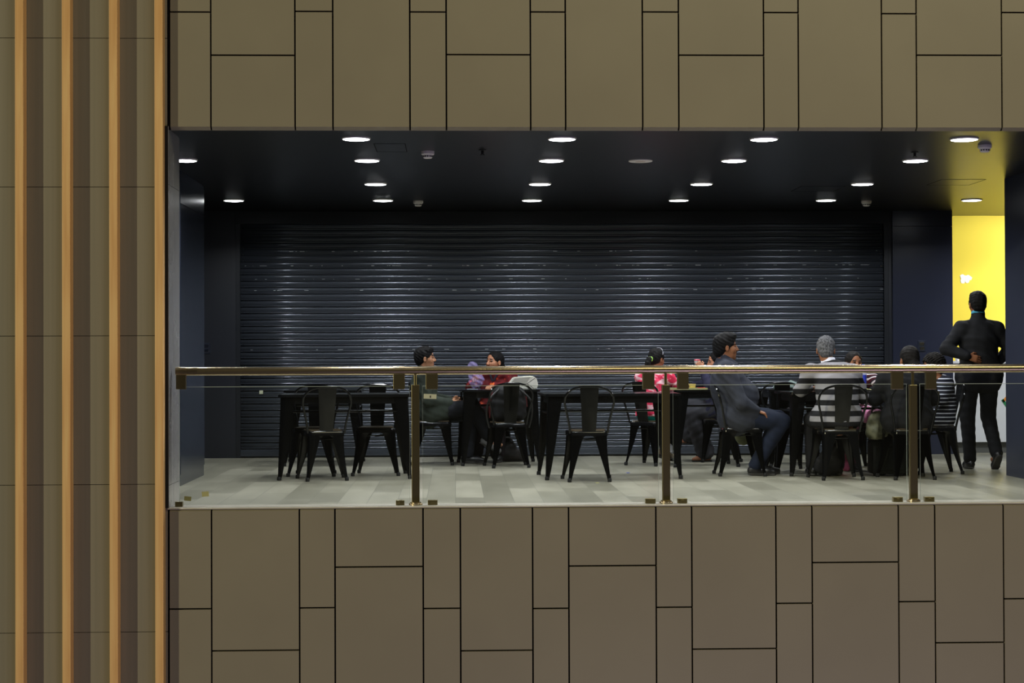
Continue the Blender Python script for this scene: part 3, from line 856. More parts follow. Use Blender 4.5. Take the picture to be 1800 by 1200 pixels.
FING = [(-.031, .066), (-.0105, .076), (.0105, .071), (.031, .056)]
def hand(F, Wp, d, n, side=1, curl=.5, sc_=1.0, tag_=0):
    """palm faces n; side=+1: thumb on the +s side"""
    Wp = V3(*Wp); d = unit(d); n = np.array(n, float); n = unit(n-d*np.dot(n, d)); s = np.cross(d, n)
    for q in (-.02, 0, .02):
        F.cap(Wp-d*.01+s*q*.5*sc_, Wp+(d*.082+s*q*1.15)*sc_, .019*sc_, .0185*sc_, .010, tag_, n, .62)
    for i, (o_, ln) in enumerate(FING):
        if side < 0: o_ = o_
        p = Wp+(d*.082+s*o_*side*-1*-1)*sc_; ang = curl*.35; r = .0090*sc_
        for fr in (.46, .30, .24):
            ang += curl*.55*(1+.1*i)
            dd = d*math.cos(ang)+n*math.sin(ang)
            q = p+dd*ln*fr*sc_; F.cap(p, q, r, r*.92, .003, tag_); p = q; r *= .92
    b = Wp+(d*.022+s*side*.028)*sc_; d1 = unit(d*.62+s*side*.62+n*.42)
    q = b+d1*.040*sc_; F.cap(b, q, .0135*sc_, .0105*sc_, .008, tag_)
    d2 = unit(d*.9+s*side*.15+n*.45); F.cap(q, q+d2*.030*sc_, .0105*sc_, .0085*sc_, .004, tag_)

def head_frame(yaw, pitch=0, roll=0):
    R = Euler((roll, -pitch, yaw), 'XYZ').to_matrix()
    return np.array([R @ Vector((1, 0, 0)), R @ Vector((0, 1, 0)), R @ Vector((0, 0, 1))])
def build_head(F, Hc, A, s=1.0, stubble=False, moustache=False, smile=False):
    """A rows: forward, left, up. tags: 0 skin 1 eye 2 iris 3 lip 4 brow"""
    Hc = V3(*Hc)
    def P(x, y, z): return Hc+(A[0]*x+A[1]*y+A[2]*z)*s
    def E(c, r, k=.02, tag=0, sub=False): F.ell(P(*c), np.array(r)*s, A, k*s, tag, sub)
    E((-.012, 0, .032), (.096, .074, .088))
    E((.030, 0, -.030), (.058, .058, .082), .03)
    E((.036, 0, -.075), (.044, .042, .034), .025)
    F.cap(P(.066, 0, -.098), P(.066, 0, -.096), .018*s, .018*s, .02*s)
    for q in (-1, 1):
        E((.052, q*.040, -.022), (.026, .024, .026), .02)           # cheek
        E((.082, q*.031, .010), (.016, .019, .013), .012, 0, True)    # socket
        E((.0685, q*.031, .010), (.0125, .0125, .0075), .002, 1)
        E((.0775, q*.031, .0105), (.0065, .0080, .0072), .001, 2)
        F.cap(P(.0815, q*.014, .030), P(.0755, q*.046, .032), .0066*s, .0052*s, .003*s, 4)   # brow
        F.cap(P(.083, q*.017, .0185), P(.073, q*.045, .0175), .0042*s, .0040*s, .004*s, 0)   # lid
        E((-.004, q*.077, -.008), (.017, .010, .030), .008)           # ear
        E((.000, q*.086, -.006), (.009, .006, .017), .004, 0, True)
    F.cap(P(.084, 0, .014), P(.104, 0, -.020), .009*s, .0125*s, .012*s)
    F.cap(P(.096, -.011, -.025), P(.096, .011, -.025), .0085*s, .0085*s, .006*s)
    F.cap(P(.084, -.019 if smile else -.015, -.053), P(.084, .019 if smile else .015, -.053), .0062*s, .0062*s, .004*s, 3)
    F.cap(P(.083, -.014, -.064), P(.083, .014, -.064), .0072*s, .0072*s, .004*s, 3)
    if moustache: F.cap(P(.090, -.026, -.045), P(.092, 0, -.040), .006*s, .0075*s, .003*s, 4); F.cap(P(.092, 0, -.040), P(.090, .026, -.045), .0075*s, .006*s, .003*s, 4)

def leg_prims(F, J, g, off=0.0, k=.03, cuff=0.0, tag_=0, flare=0.0):
    for q in 'LR':
        h_, kn, an = V3(*J['hip'+q]), V3(*J['kne'+q]), V3(*J['ank'+q])
        F.cap(h_, kn, .088*g+off, .060*(.5+.5*g)+off, k, tag_)
        e = an if not cuff else an+(kn-an)*cuff
        F.cap(kn, e, .060*(.5+.5*g)+off, (.042 if not flare else .042+flare)+off, k*.6, tag_)
def torso_prims(F, J, g, off=0.0, tag_=0):
    pel, wa, ch, ne = V3(*J['pel']), V3(*J['wai']), V3(*J['che']), V3(*J['nec'])
    f = V3(1, 0, 0)
    hl, hr = V3(*J['hipL']), V3(*J['hipR'])
    F.cap(hl+V3(-.01, 0, .02), hr+V3(-.01, 0, .02), .105*g+off, .105*g+off, .04, tag_, f, .92)
    F.cap(pel, wa, .150*g+off, .138*g+off, .05, tag_, f, .76)
    F.cap(wa, ch, .138*g+off, .158*g+off, .05, tag_, f, .72)
    u = unit(ne-ch)
    F.cap(ch, ne-u*.10, .150*g+off, .085*g+off, .05, tag_, f, .74)
    F.cap(J['shoL'], J['shoR'], .058+off, .058+off, .04, tag_)
    if J.get('belly'): F.ell(wa+V3(*J['belly'][:3]), V3(*J['belly'][3:])+off, None, .06, tag_)
    if J.get('bust'):
        for q in (-1, 1): F.ell(ch+V3(.085, q*.07, -.02), V3(.06, .065, .065)+off, None, .04, tag_)
def arm_prims(F, J, q, off=0.0, end=1.0, tag_=0, g=1.0, wide=0.0):
    s_, e, w_ = V3(*J['sho'+q]), V3(*J['elb'+q]), V3(*J['wri'+q])
    F.cap(s_, e, .050*g+off, .040*g+off, .035, tag_)
    F.cap(e, e+(w_-e)*end, .041*g+off, .028*(.5+.5*g)+(.042-.028)*(1-end)+off+wide, .02, tag_)
def shoe(J, q, yaw_, root, m, sandal=False, up=0.0, toe=.155, pitch=0.0):
    a = V3(*J['ank'+q]); f = V3(math.cos(yaw_), math.sin(yaw_), 0)
    if pitch: f = unit(f*math.cos(pitch)+V3(0, 0, -math.sin(pitch)))
    dn = unit(np.cross(np.cross(f, V3(0, 0, -1)), f)) if pitch else V3(0, 0, -1)
    F = Field(a-.28, a+.28, .006)
    heel = a+dn*(.045)-f*.035
    ball = a+dn*(.058)+f*.105
    F.cap(heel, ball, .036, .040, .02, 0); F.cap(ball, a+dn*.06+f*toe, .040, .028, .02, 0)
    F.cap(a+dn*.0, heel+f*.03, .040, .036, .03, 0)
    F.plane(a+dn*.0865, dn); F.plane(a-dn*.02, -dn)
    F.cap(heel+dn*.034, ball+dn*.024, .034, .040, .003, 1, dn, .3); F.cap(ball+dn*.024, a+dn*.084+f*toe, .040, .03, .003, 1, dn, .3)
    F.plane(a+dn*.0885, dn)
    return F.mesh('shoe', [m, M['sole']], root)

def body(J, root, skin_m, A, hs=1.0, g=1.0, hands=None, feet=False, mous=False, smile=False, footyaw=(0, 0), h=.0055):
    pts = np.array([J[k] for k in ('pel', 'wai', 'che', 'nec', 'hea', 'shoL', 'shoR', 'elbL', 'elbR', 'wriL', 'wriR', 'hipL', 'hipR', 'kneL', 'kneR', 'ankL', 'ankR')], float)
    F = Field(pts.min(0)-.27, pts.max(0)+.27, h)
    torso_prims(F, J, g*.96); leg_prims(F, J, g*.96)
    for q in 'LR': arm_prims(F, J, q)
    ne, hc = V3(*J['nec']), V3(*J['hea'])
    F.cap(ne-unit(hc-ne)*.05, hc-A[0]*.02*hs-A[2]*.05*hs, .060*(.6+.4*g), .050*hs*(.6+.4*g), .025)
    build_head(F, hc, A, hs, moustache=mous, smile=smile)
    for q, side in (('L', 1), ('R', -1)):
        d, n, curl = (hands or {}).get(q, (V3(*J['wri'+q])-V3(*J['elb'+q]), (0, 0, -1), .5))
        n_ = np.array(n, float); dd = unit(d); n_ = unit(n_-dd*np.dot(n_, dd)); s_ = np.cross(dd, n_)
        # thumb: toward the body's inner side
        inner = V3(0, -1, 0) if q == 'L' else V3(0, 1, 0)
        if abs(np.dot(s_, inner)) < .25: inner = V3(0, 0, 1)
        hand(F, J['wri'+q], d, n, 1 if np.dot(s_, inner) > 0 else -1, curl, .95 if hs > .95 else .8)
    for i, q in enumerate('LR'):
        a = V3(*J['ank'+q]); f = V3(math.cos(footyaw[i]), math.sin(footyaw[i]), 0)
        F.cap(a-f*.03-V3(0, 0, .055), a+f*.09-V3(0, 0, .062), .028, .026, .02)
        F.cap(a, a-V3(0, 0, .04), .035, .035, .02)
        F.cap(a+f*.09-V3(0, 0, .062), a+f*.13-V3(0, 0, .066), .028, .018, .015)
    return F.mesh('body', [skin_m, M['eye'], M['iris'], M['lip'], M['brow']], root)

def hair(J, A, root, m, style, hs=1.0, name='hair'):
    hc = V3(*J['hea']); F = Field(hc-.28, hc+.24, .0055)
    def P(x, y, z): return hc+(A[0]*x+A[1]*y+A[2]*z)*hs
    def E(c, r, k=.02, tag=0, sub=False): F.ell(P(*c), np.array(r)*hs, A, k*hs, tag, sub)
    if style in ('short', 'full', 'curly', 'grey'):
        t = {'short': .0, 'full': .003, 'curly': .012, 'grey': 0.0}[style]
        E((-.018, 0, .042), (.104+t, .082+t, .092+t)); E((-.055, 0, -.015), (.058+t*.5, .066, .065), .03)
        if style == 'full': E((.030, 0, .104), (.066, .064, .034), .03); E((-.065, 0, -.035), (.050, .064, .062), .03)
        if style == 'short': E((.030, 0, .098), (.058, .060, .030), .03)
        E((.100, 0, -.028), (.082, .074, .092), .012, 0, True)
        for q in (-1, 1):
            E((.02, q*.090, -.032), (.034, .030, .050), .008, 0, True)
            F.cap(P(.022, q*.071, .03), P(.016, q*.073, -.008), .010*hs, .006*hs, .006)
        F.wrinkle(.0022 if style != 'curly' else .005, 95 if style != 'curly' else 140, 1.3)
        F.plane(P(-.03, 0, -.085 if style != 'full' else -.105), -A[2]+A[0]*.3)
    elif style == 'bun':
        E((-.016, 0, .038), (.102, .081, .090)); E((-.05, 0, -.015), (.062, .070, .065), .03)
        E((.104, 0, -.026), (.088, .078, .116), .012, 0, True)
        for q in (-1, 1): E((.005, q*.092, -.035), (.030, .026, .040), .008, 0, True)
        E((-.105, 0, -.055), (.048, .050, .042), .02)
        F.wrinkle(.0014, 90, .5)
    elif style == 'pony':
        E((-.016, 0, .038), (.101, .081, .090)); E((-.05, 0, -.015), (.060, .068, .062), .03)
        E((.098, 0, -.030), (.080, .072, .105), .012, 0, True)
        for q in (-1, 1): E((.005, q*.092, -.035), (.030, .026, .040), .008, 0, True)
        F.cap(P(-.09, 0, -.02), P(-.125, 0, -.035), .024*hs, .022*hs, .015)
        F.cap(P(-.125, 0, -.035), P(-.140, 0, -.085), .034*hs, .030*hs, .02); F.cap(P(-.140, 0, -.085), P(-.135, 0, -.16), .030*hs, .012*hs, .02)
        F.wrinkle(.0014, 90, .5)
    elif style == 'long':
        E((-.016, 0, .038), (.102, .083, .090)); E((-.05, 0, -.03), (.062, .080, .09), .03)
        E((.098, 0, -.030), (.080, .066, .120), .012, 0, True)
        for q in (-1, 1): F.cap(P(-.02, q*.072, -.02), P(-.01, q*.082, -.15), .030*hs, .022*hs, .02)
        F.cap(P(-.06, 0, -.05), P(-.08, 0, -.18), .07*hs, .05*hs, .03)
        F.wrinkle(.0016, 90, .5)
    return F.mesh(name, [m], root)

def top(J, root, m, g=1.0, off=.016, hem=.10, name='jacket', sleeve=.93, collar=.0, wr=.003, cuffwide=0.0, thigh=.25, collar_m=None, hemcut=None):
    pts = np.array([J[k] for k in ('pel', 'wai', 'che', 'nec', 'shoL', 'shoR', 'elbL', 'elbR', 'wriL', 'wriR', 'kneL', 'kneR')], float)
    F = Field(pts.min(0)-.26, pts.max(0)+.26, .0075)
    torso_prims(F, J, g, off)
    ne = V3(*J['nec']); he = V3(*J['hea']); u = unit(he-ne)
    if collar: F.cap(ne-u*.05, ne+u*collar, .075, .064, .02)
    F.plane(ne+u*(collar+.012), u+V3(.25, 0, 0))
    for q in 'LR':
        arm_prims(F, J, q, off*.95, sleeve, 0, .5+.5*g, cuffwide)
        if thigh:
            h_, kn = V3(*J['hip'+q]), V3(*J['kne'+q]); F.cap(h_, h_+(kn-h_)*thigh, .096*g+off, .088*g+off, .05)
    F.wrinkle(wr, 42, g*2+off*50)
    if hemcut is not None: F.plane((0, 0, hemcut), (0, 0, -1))
    F.cap(ne-u*.02, he, .056, .058, .004, 0, sub=True)
    return F.mesh(name, [m], root)
def trousers(J, root, m, g=1.0, off=.013, name='trousers', flare=.006, cuff=.02, waist=.05, wr=.0022):
    pts = np.array([J[k] for k in ('pel', 'wai', 'hipL', 'hipR', 'kneL', 'kneR', 'ankL', 'ankR')], float)
    F = Field(pts.min(0)-.26, pts.max(0)+.24, .0075)
    hl, hr = V3(*J['hipL']), V3(*J['hipR']); f = V3(1, 0, 0)
    F.cap(hl+V3(-.01, 0, .02), hr+V3(-.01, 0, .02), .108*g+off*.6, .108*g+off*.6, .04, 0, f, .92)
    pel = V3(*J['pel']); wa = V3(*J['wai']); F.cap(pel, pel+(wa-pel)*.5, .150*g+off*.4, .14*g+off*.4, .04, 0, f, .76)
    leg_prims(F, J, g, off, .03, cuff, 0, flare)
    F.wrinkle(wr, 38, 2.1)
    return F.mesh(name, [m], root)
# ---------------------------------------------------------------- people (forward = local +x, left = +y)
def sit(T=1.30, lean=0.0, hw=.09, sw=.18):
    s = (T-.125-.50)/(1.19-.50)
    def z(v): return .50+(v-.50)*s
    return dict(pel=(0-.03, 0, .535), wai=(-.05+lean*.3, 0, z(.70)), che=(-.06+lean*.7, 0, z(.88)), nec=(-.05+lean, 0, z(1.045)), hea=(-.02+lean*1.1, 0, z(1.19)),
                shoL=(-.05+lean*.9, sw, z(.985)), shoR=(-.05+lean*.9, -sw, z(.985)), elbL=(.02+lean, sw+.06, z(.74)), elbR=(.02+lean, -sw-.06, z(.74)),
                wriL=(.24+lean, .10, z(.70)), wriR=(.24+lean, -.10, z(.70)),
                hipL=(0, hw, .535), hipR=(0, -hw, .535), kneL=(.42, .12, .52), kneR=(.42, -.12, .52), ankL=(.40, .12, .092), ankR=(.40, -.12, .092))
def person(px, py, deg, label):
    p = onz(px, py)
    return tag(empty('person', (p.x, p.y, 0), math.radians(deg)), label, 'person')
D = math.radians

# 1 man in green jacket, profile to the right
J = sit(1.215, -.05)
J.update(pel=(-.04, 0, .535), wai=(-.07, 0, .67), che=(-.10, 0, .82), nec=(-.10, 0, .965), hea=(-.075, 0, 1.095), shoL=(-.10, .17, .915), shoR=(-.10, -.17, .915),
         elbL=(-.02, .22, .69), elbR=(-.05, -.23, .67), wriL=(.20, .05, .655), wriR=(.19, -.07, .635),
         kneL=(.42, .09, .51), ankL=(.36, .08, .092), kneR=(.42, -.03, .60), ankR=(.58, .03, .26))
R_ = person(761, 815.5, 0, 'man in dark green jacket sitting in profile, facing right towards the woman')
A = head_frame(0, .02); J_man = J
body(J, R_, SK1, A, .98, 1.0, hands={'L': ((1, -.2, .05), (0, -1, -.3), 1.0), 'R': ((1, .3, .05), (0, 1, -.3), 1.0)})
hair(J, A, R_, M['hair'], 'short', .98)
top(J, R_, fabric('green_jacket', (44, 50, 44)), 1.0, .020, collar=.045, thigh=.22)
trousers(J, R_, fabric('black_trousers', (20, 22, 28)), 1.0)
shoe(J, 'L', 0, R_, M['shoe']); shoe(J, 'R', .1, R_, mat('grey_shoe', (110, 110, 112), .6), pitch=.5)

HELD = {}
def held(key, J, q, d, n, fwd=.085, off=.03, up=0.0):
    d = unit(d); n = unit(np.array(n, float)-d*np.dot(n, d)); v = V3(*J['wri'+q])+d*fwd+n*off+V3(0, 0, up)
    HELD[key] = Matrix.LocRotScale(R_.location, R_.rotation_euler, None) @ Vector(v)
held('tissue', J, 'R', (1, .3, .05), (0, 1, -.3), .09, .03, -.03)
# 2 woman in red
J = sit(1.165, .03, sw=.165)
J.update(shoL=(.0, .165, .915), shoR=(.0, -.165, .915), nec=(0, 0, .955), hea=(.035, 0, 1.052), elbR=(.12, -.25, .78), wriR=(.30, -.16, .815), elbL=(.12, .22, .78), wriL=(.30, .04, .80), bust=True)
R_ = person(871, 807.5, 258, 'woman in red flowered tunic with tied black hair, talking across the square table')
A = head_frame(D(-38), .03)
body(J, R_, SK3, A, .99, .92, hands={'R': ((.7, -.1, .5), (0, 1, .2), .9), 'L': ((.9, -.35, 0), (0, 0, -1), .5)}, smile=True)
held('bag', J, 'R', (.7, -.1, .5), (0, 1, .2), .09, .03, .03)
hair(J, A, R_, M['hair'], 'bun', .99)
def kurta():
    m = mat('red_flower_cloth', (92, 15, 21), .8, 0, .25)
    v = N(m, 'ShaderNodeTexVoronoi'); v.inputs['Scale'].default_value = 15
    L(m, coords(m, (1, 1, 1)), v.inputs['Vector'])
    L(m, ramp(m, v.outputs['Distance'], [(0, (214, 120, 40)), (.22, (196, 70, 36)), (.30, (98, 17, 23)), (.8, (72, 10, 17))], 'LINEAR'), B(m).inputs['Base Color'])
    return m
top(J, R_, kurta(), .92, .016, name='tunic', thigh=.6, collar=.0)
trousers(J, R_, fabric('dark_trousers', (26, 20, 24)), .92)
shoe(J, 'L', 0, R_, M['shoe']); shoe(J, 'R', 0, R_, M['shoe'])
# dark V placket of the tunic
bm = NB(); 
for s_ in (-1, 1): tube(bm, smooth_path([(.052, s_*.052, .955), (.105, s_*.03, .905), (.128, s_*.006, .85)], 5), .011, 8)
mk('neck_trim', bm, fabric('dark_trim', (26, 22, 34)), R_, True)

# 3 girl in pink jacket, seen from behind
J = sit(1.20, .07, .075, .14)
J.update(pel=(-.02, 0, .55), che=(.03, 0, .82), wai=(0, 0, .68), nec=(.07, 0, .955), hea=(.10, .0, 1.078), shoL=(.05, .145, .905), shoR=(.05, -.145, .905), elbL=(.14, .22, .80), elbR=(.13, -.23, .80), wriL=(.30, .12, .83), wriR=(.28, -.10, .83),
         hipL=(0, .07, .52), hipR=(0, -.07, .52), kneL=(.33, .08, .50), kneR=(.33, -.08, .50), ankL=(.26, .07, .16), ankR=(.16, -.10, .14))
R_ = person(1147, 816.5, 55, 'girl in pink and white patterned jacket with black ponytail, seen from behind')
A = head_frame(D(-12), -.25)
body(J, R_, SK2, A, .90, .78, hands={'L': ((.8, -.3, .2), (0, -1, 0), .9), 'R': ((.8, .3, .2), (0, 1, 0), .9)})
hair(J, A, R_, M['hair'], 'pony', .92)
m = noisy('pink_print', (222, 40, 84), (246, 200, 210), (10, 10, 26), .7, detail=3, lo=.50, hi=.58)
top(J, R_, m, .80, .018, collar=.03, thigh=.1, hemcut=.50)
o = top(J, R_, fabric('teal_shirt', (0, 128, 116)), .78, .012, name='shirt', thigh=.25, hemcut=.44, sleeve=.3, wr=.002)
trousers(J, R_, fabric('white_leggings', (196, 198, 204)), .74, .008, name='leggings')
shoe(J, 'L', 0, R_, mat('beige_shoe', (140, 126, 104), .6), toe=.12, pitch=.25); shoe(J, 'R', 0, R_, mat('beige_shoe', (140, 126, 104), .6), toe=.12, pitch=.25)
hc = V3(*J['hea']); P = lambda x, y, z: hc+(A[0]*x+A[1]*y+A[2]*z)*.92
bm = NB(); c = P(-.112, 0, -.028); ax = A[0]
n_ = 14; pts = [c+(A[1]*math.cos(2*PI*k/n_)+A[2]*math.sin(2*PI*k/n_))*.028 for k in range(n_+1)]
tube(bm, [Vector(p) for p in pts], .009, 8); mk('hair_tie', bm, mat('lime_band', (170, 220, 90), .6), R_, True)
bm = NB(); pts = [P(-.01+.012*math.sin(a), .087*math.cos(a), .042+.096*math.sin(a)) for a in np.linspace(0.15, PI-.15, 16)]
tube(bm, [Vector(p) for p in pts], .004, 6); mk('hair_band', bm, mat('pale_band', (150, 150, 160), .5), R_, True)

# 4 woman in grey trousers, behind the heavy man
J = sit(1.17, .02, sw=.16)
J.update(elbR=(.10, -.20, .80), elbL=(.12, .20, .80), wriL=(.17, .06, .985), wriR=(.24, -.08, .80), kneL=(.30, .08, .50), ankL=(.14, .08, .092), kneR=(.30, -.04, .58), ankR=(.30, -.02, .27), hea=(.01, 0, 1.045))
R_ = person(1262, 810, 180, 'woman in dark tunic and grey trousers, legs crossed, mostly behind the heavy man')
A = head_frame(0, -.1)
body(J, R_, SK3, A, .93, .92, hands={'L': ((.45, -.1, .6), (0, -1, .0), 1.0), 'R': ((.9, 0, 0), (0, 0, -1), .4)}, feet=True)
held('cup', J, 'L', (.45, -.1, .6), (0, -1, .0), .085, .038, 0)
hair(J, A, R_, M['hair'], 'bun', .93)
top(J, R_, fabric('indigo_tunic', (34, 34, 54)), .92, .016, name='tunic', thigh=.35, sleeve=.93)
trousers(J, R_, fabric('wide_grey_trousers', (52, 52, 58)), .98, .02, flare=.035, wr=.004, cuff=.05)
def sandal(J, q, root):
    a = V3(*J['ank'+q]); bm = NB()
    for x0, x1, w_ in ((-.06, .05, .034), (.05, .15, .042)): bx(bm, a[0]+x0, a[0]+x1, a[1]-w_, a[1]+w_, a[2]-.092, a[2]-.078, 0, .004)
    tube(bm, smooth_path([(a[0]+.02, a[1]-.040, a[2]-.082), (a[0]+.06, a[1]-.02, a[2]-.042), (a[0]+.11, a[1], a[2]-.05), (a[0]+.06, a[1]+.02, a[2]-.042), (a[0]+.02, a[1]+.040, a[2]-.082)], 4), .006, 6)
    mk('sandal', bm, M['shoe'], root, True)
sandal(J, 'L', R_); sandal(J, 'R', R_)

# 5 heavy man in grey jacket, profile right
J = sit(1.315, -.08, sw=.20, hw=.11)
J.update(pel=(-.06, 0, .56), wai=(-.06, 0, .72), che=(-.12, 0, .88), nec=(-.155, 0, 1.065), hea=(-.125, 0, 1.190), shoL=(-.15, .20, .985), shoR=(-.15, -.20, .985),
         elbL=(-.0, .28, .70), elbR=(-.03, -.28, .68), wriL=(.13, .22, .62), wriR=(.115, -.20, .605), belly=(.03, 0, .02, .19, .17, .16),
         hipL=(0, .11, .54), hipR=(0, -.11, .54), kneL=(.38, .13, .52), kneR=(.37, -.13, .50), ankL=(.20, .10, .092), ankR=(.12, -.10, .092))
R_ = person(1301, 834.5, 0, 'heavy man in grey jacket and jeans with moustache, sitting in profile facing right')
A = head_frame(0, .0)
body(J, R_, SK2, A, 1.03, 1.25, hands={'R': ((.9, .1, -.25), (0, .2, -1), .7), 'L': ((.9, -.1, -.25), (0, -.2, -1), .7)}, mous=True)
hair(J, A, R_, M['hair'], 'full', 1.03)
top(J, R_, fabric('grey_jacket', (45, 47, 57)), 1.22, .020, collar=.05, thigh=.12)
trousers(J, R_, fabric('dark_jeans', (18, 25, 42)), 1.22, name='jeans')
shoe(J, 'L', 0, R_, M['shoe'], toe=.17); shoe(J, 'R', 0, R_, M['shoe'], toe=.17)

# 6 man in striped sweater, back to us
J = sit(1.285, .10, sw=.195, hw=.10)
J.update(pel=(-.05, 0, .55), wai=(-.04, 0, .70), che=(.0, 0, .87), nec=(.06, .05, 1.03), hea=(.10, .07, 1.160), shoL=(.04, .225, .965), shoR=(.04, -.165, .955), elbL=(.12, .30, .80), elbR=(.10, -.27, .73), wriL=(.33, .17, .815), wriR=(.33, -.15, .815))
R_ = person(1471, 841, 92, 'grey-haired man in black and grey striped sweater, back to us at the table')
A = head_frame(D(-12), -.12)
body(J, R_, SK2, A, 1.0, 1.12)
hair(J, A, R_, M['hair_grey'], 'grey', 1.0)
top(J, R_, striped('striped_knit', (22, 22, 26), (142, 140, 146), .097, .5, .15), 1.14, .018, name='sweater', thigh=.05, sleeve=.9, hemcut=.475)
trousers(J, R_, fabric('black_slacks', (18, 18, 21)), 1.05)
shoe(J, 'L', 0, R_, M['shoe']); shoe(J, 'R', 0, R_, M['shoe'])
ne, he = V3(*J['nec']), V3(*J['hea']); u = unit(he-ne)
F = Field(ne-.15, ne+.15, .005); F.cap(ne-u*.01, ne+u*.045, .074, .064, .01); F.plane(ne+u*.052, u); F.plane(ne-u*.0, -u); F.cap(ne-u*.1, ne+u*.1, .057, .056, .002, sub=True)
F.mesh('shirt_collar', [mat('white_collar', (226, 226, 238), .7)], R_)

# 7 person in black, back to us
J = sit(1.19, .10, sw=.175)
J.update(hea=(.10, -.05, 1.07), nec=(.06, -.03, .965), elbL=(.12, .26, .72), elbR=(.10, -.26, .72), wriL=(.32, .12, .81), wriR=(.30, -.14, .81))
R_ = person(1596, 840.5, 93, 'dark-haired person in black coat, back to us behind the right post')
A = head_frame(D(8), -.1)
body(J, R_, SK2, A, .97, 1.05)
hair(J, A, R_, M['hair_brown'], 'bun', 1.02)
top(J, R_, fabric('black_coat', (18, 19, 22)), 1.12, .03, name='coat', thigh=.2, collar=.05)
trousers(J, R_, fabric('blue_grey_trousers', (30, 34, 42)), 1.0)
shoe(J, 'L', 0, R_, M['shoe']); shoe(J, 'R', 0, R_, M['shoe'])

# 8 child in thin striped top
J = sit(1.12, .04, .07, .13)
J.update(hea=(.06, 0, 1.0), nec=(.02, 0, .89), che=(-.02, 0, .77), wai=(-.04, 0, .65), shoL=(-.01, .13, .845), shoR=(-.01, -.13, .845), elbL=(.05, .20, .70), elbR=(.05, -.20, .70), wriL=(.22, .12, .80), wriR=(.22, -.10, .80),
         hipL=(0, .07, .52), hipR=(0, -.07, .52), kneL=(.32, .08, .50), kneR=(.32, -.08, .50), ankL=(.30, .08, .13), ankR=(.26, -.08, .13))
R_ = person(1652, 831, 184, 'child in navy top with thin white stripes and dark curly hair, sitting sideways')
A = head_frame(0, -.1)
body(J, R_, SK2, A, .92, .80)
hair(J, A, R_, M['hair_brown'], 'curly', .95)
top(J, R_, striped('thin_striped_knit', (20, 22, 34), (200, 202, 214), .036, .74, .1), .84, .02, name='shirt', thigh=.3, sleeve=.92)
trousers(J, R_, fabric('child_trousers', (17, 17, 20)), .80)
shoe(J, 'L', 0, R_, M['shoe'], toe=.12, pitch=.2); shoe(J, 'R', 0, R_, M['shoe'], toe=.12, pitch=.2)

# 9 woman behind the table, striped sleeve
J = sit(1.155, .05, sw=.16)
J.update(hea=(.06, 0, 1.035), nec=(.03, 0, .935), shoL=(.0, .16, .885), shoR=(.0, -.16, .885), elbL=(.25, .28, .83), wriL=(.44, .25, .845), elbR=(.12, -.22, .79), wriR=(.3, -.08, .80))
R_ = person(1499, 822, 272, 'woman with dark parted hair and maroon striped sleeve eating behind the table')
A = head_frame(D(8), -.05)
body(J, R_, SK2, A, .95, .92, hands={'L': ((.8, .35, .05), (0, 0, -1), .9), 'R': ((.9, .3, 0), (0, 0, -1), .5)})
hair(J, A, R_, M['hair_brown'], 'long', .95)
top(J, R_, striped('maroon_striped_knit', (60, 16, 28), (206, 196, 204), .05, .45, .0, (D(20), D(38), 0), (26, 18, 30)), .94, .018, name='sweater', thigh=.15)
trousers(J, R_, fabric('pink_trousers', (196, 128, 160)), .92)
shoe(J, 'L', 0, R_, M['shoe']); shoe(J, 'R', 0, R_, M['shoe'])

# 10 man walking away, hand on his back
J = dict(pel=(0, 0, .94), wai=(0, 0, 1.08), che=(.0, 0, 1.27), nec=(.01, 0, 1.465), hea=(.035, 0, 1.605), shoL=(0, .168, 1.365), shoR=(0, -.168, 1.365), elbL=(-.05, .335, 1.175), wriL=(-.15, .155, 1.095),
         elbR=(-.02, -.31, 1.17), wriR=(.12, -.19, 1.02), hipL=(0, .095, .90), hipR=(0, -.095, .90), kneL=(.05, .10, .50), ankL=(.03, .085, .092), kneR=(.10, -.12, .51), ankR=(-.10, -.135, .155))
R_ = person(1722, 824, 90, 'man in black walking away past the yellow wall, left hand on his back')
A = head_frame(0, .0)
body(J, R_, SK2, A, .98, 1.0, hands={'L': ((-.12, -.9, -.25), (1, 0, 0), .35), 'R': ((.6, .5, -.3), (0, 1, 0), .5)})
hair(J, A, R_, M['hair'], 'short', 1.0)
top(J, R_, fabric('black_jacket', (24, 25, 29)), 1.06, .022, collar=.055, thigh=.16, sleeve=.9)
trousers(J, R_, fabric('black_jeans', (17, 18, 21)), 1.0, off=.012)
shoe(J, 'L', 0, R_, M['shoe']); shoe(J, 'R', 0, R_, M['shoe'], pitch=.75)
ne, he = V3(*J['nec']), V3(*J['hea']); u = unit(he-ne)
F = Field(ne-.15, ne+.2, .005); F.cap(ne+u*.02, ne+u*.072, .070, .064, .01); F.plane(ne+u*.078, u); F.plane(ne+u*.05, -u); F.cap(ne-u*.1, ne+u*.14, .056, .056, .002, sub=True)
F.mesh('lanyard', [mat('blue_lanyard', (60, 150, 190), .7)], R_)
# ---------------------------------------------------------------- small things
TT = .7755
def sdf_thing(name, c, ext, h, fn, m, label, cat, parent=None, rz=0.0):
    F = Field(V3(-ext, -ext, -ext), V3(ext, ext, ext), h); fn(F)
    o = F.mesh(name, m if isinstance(m, list) else [m], parent); o.location = c; o.rotation_euler = (0, 0, rz)
    if label: tag(o, label, cat)
    return o
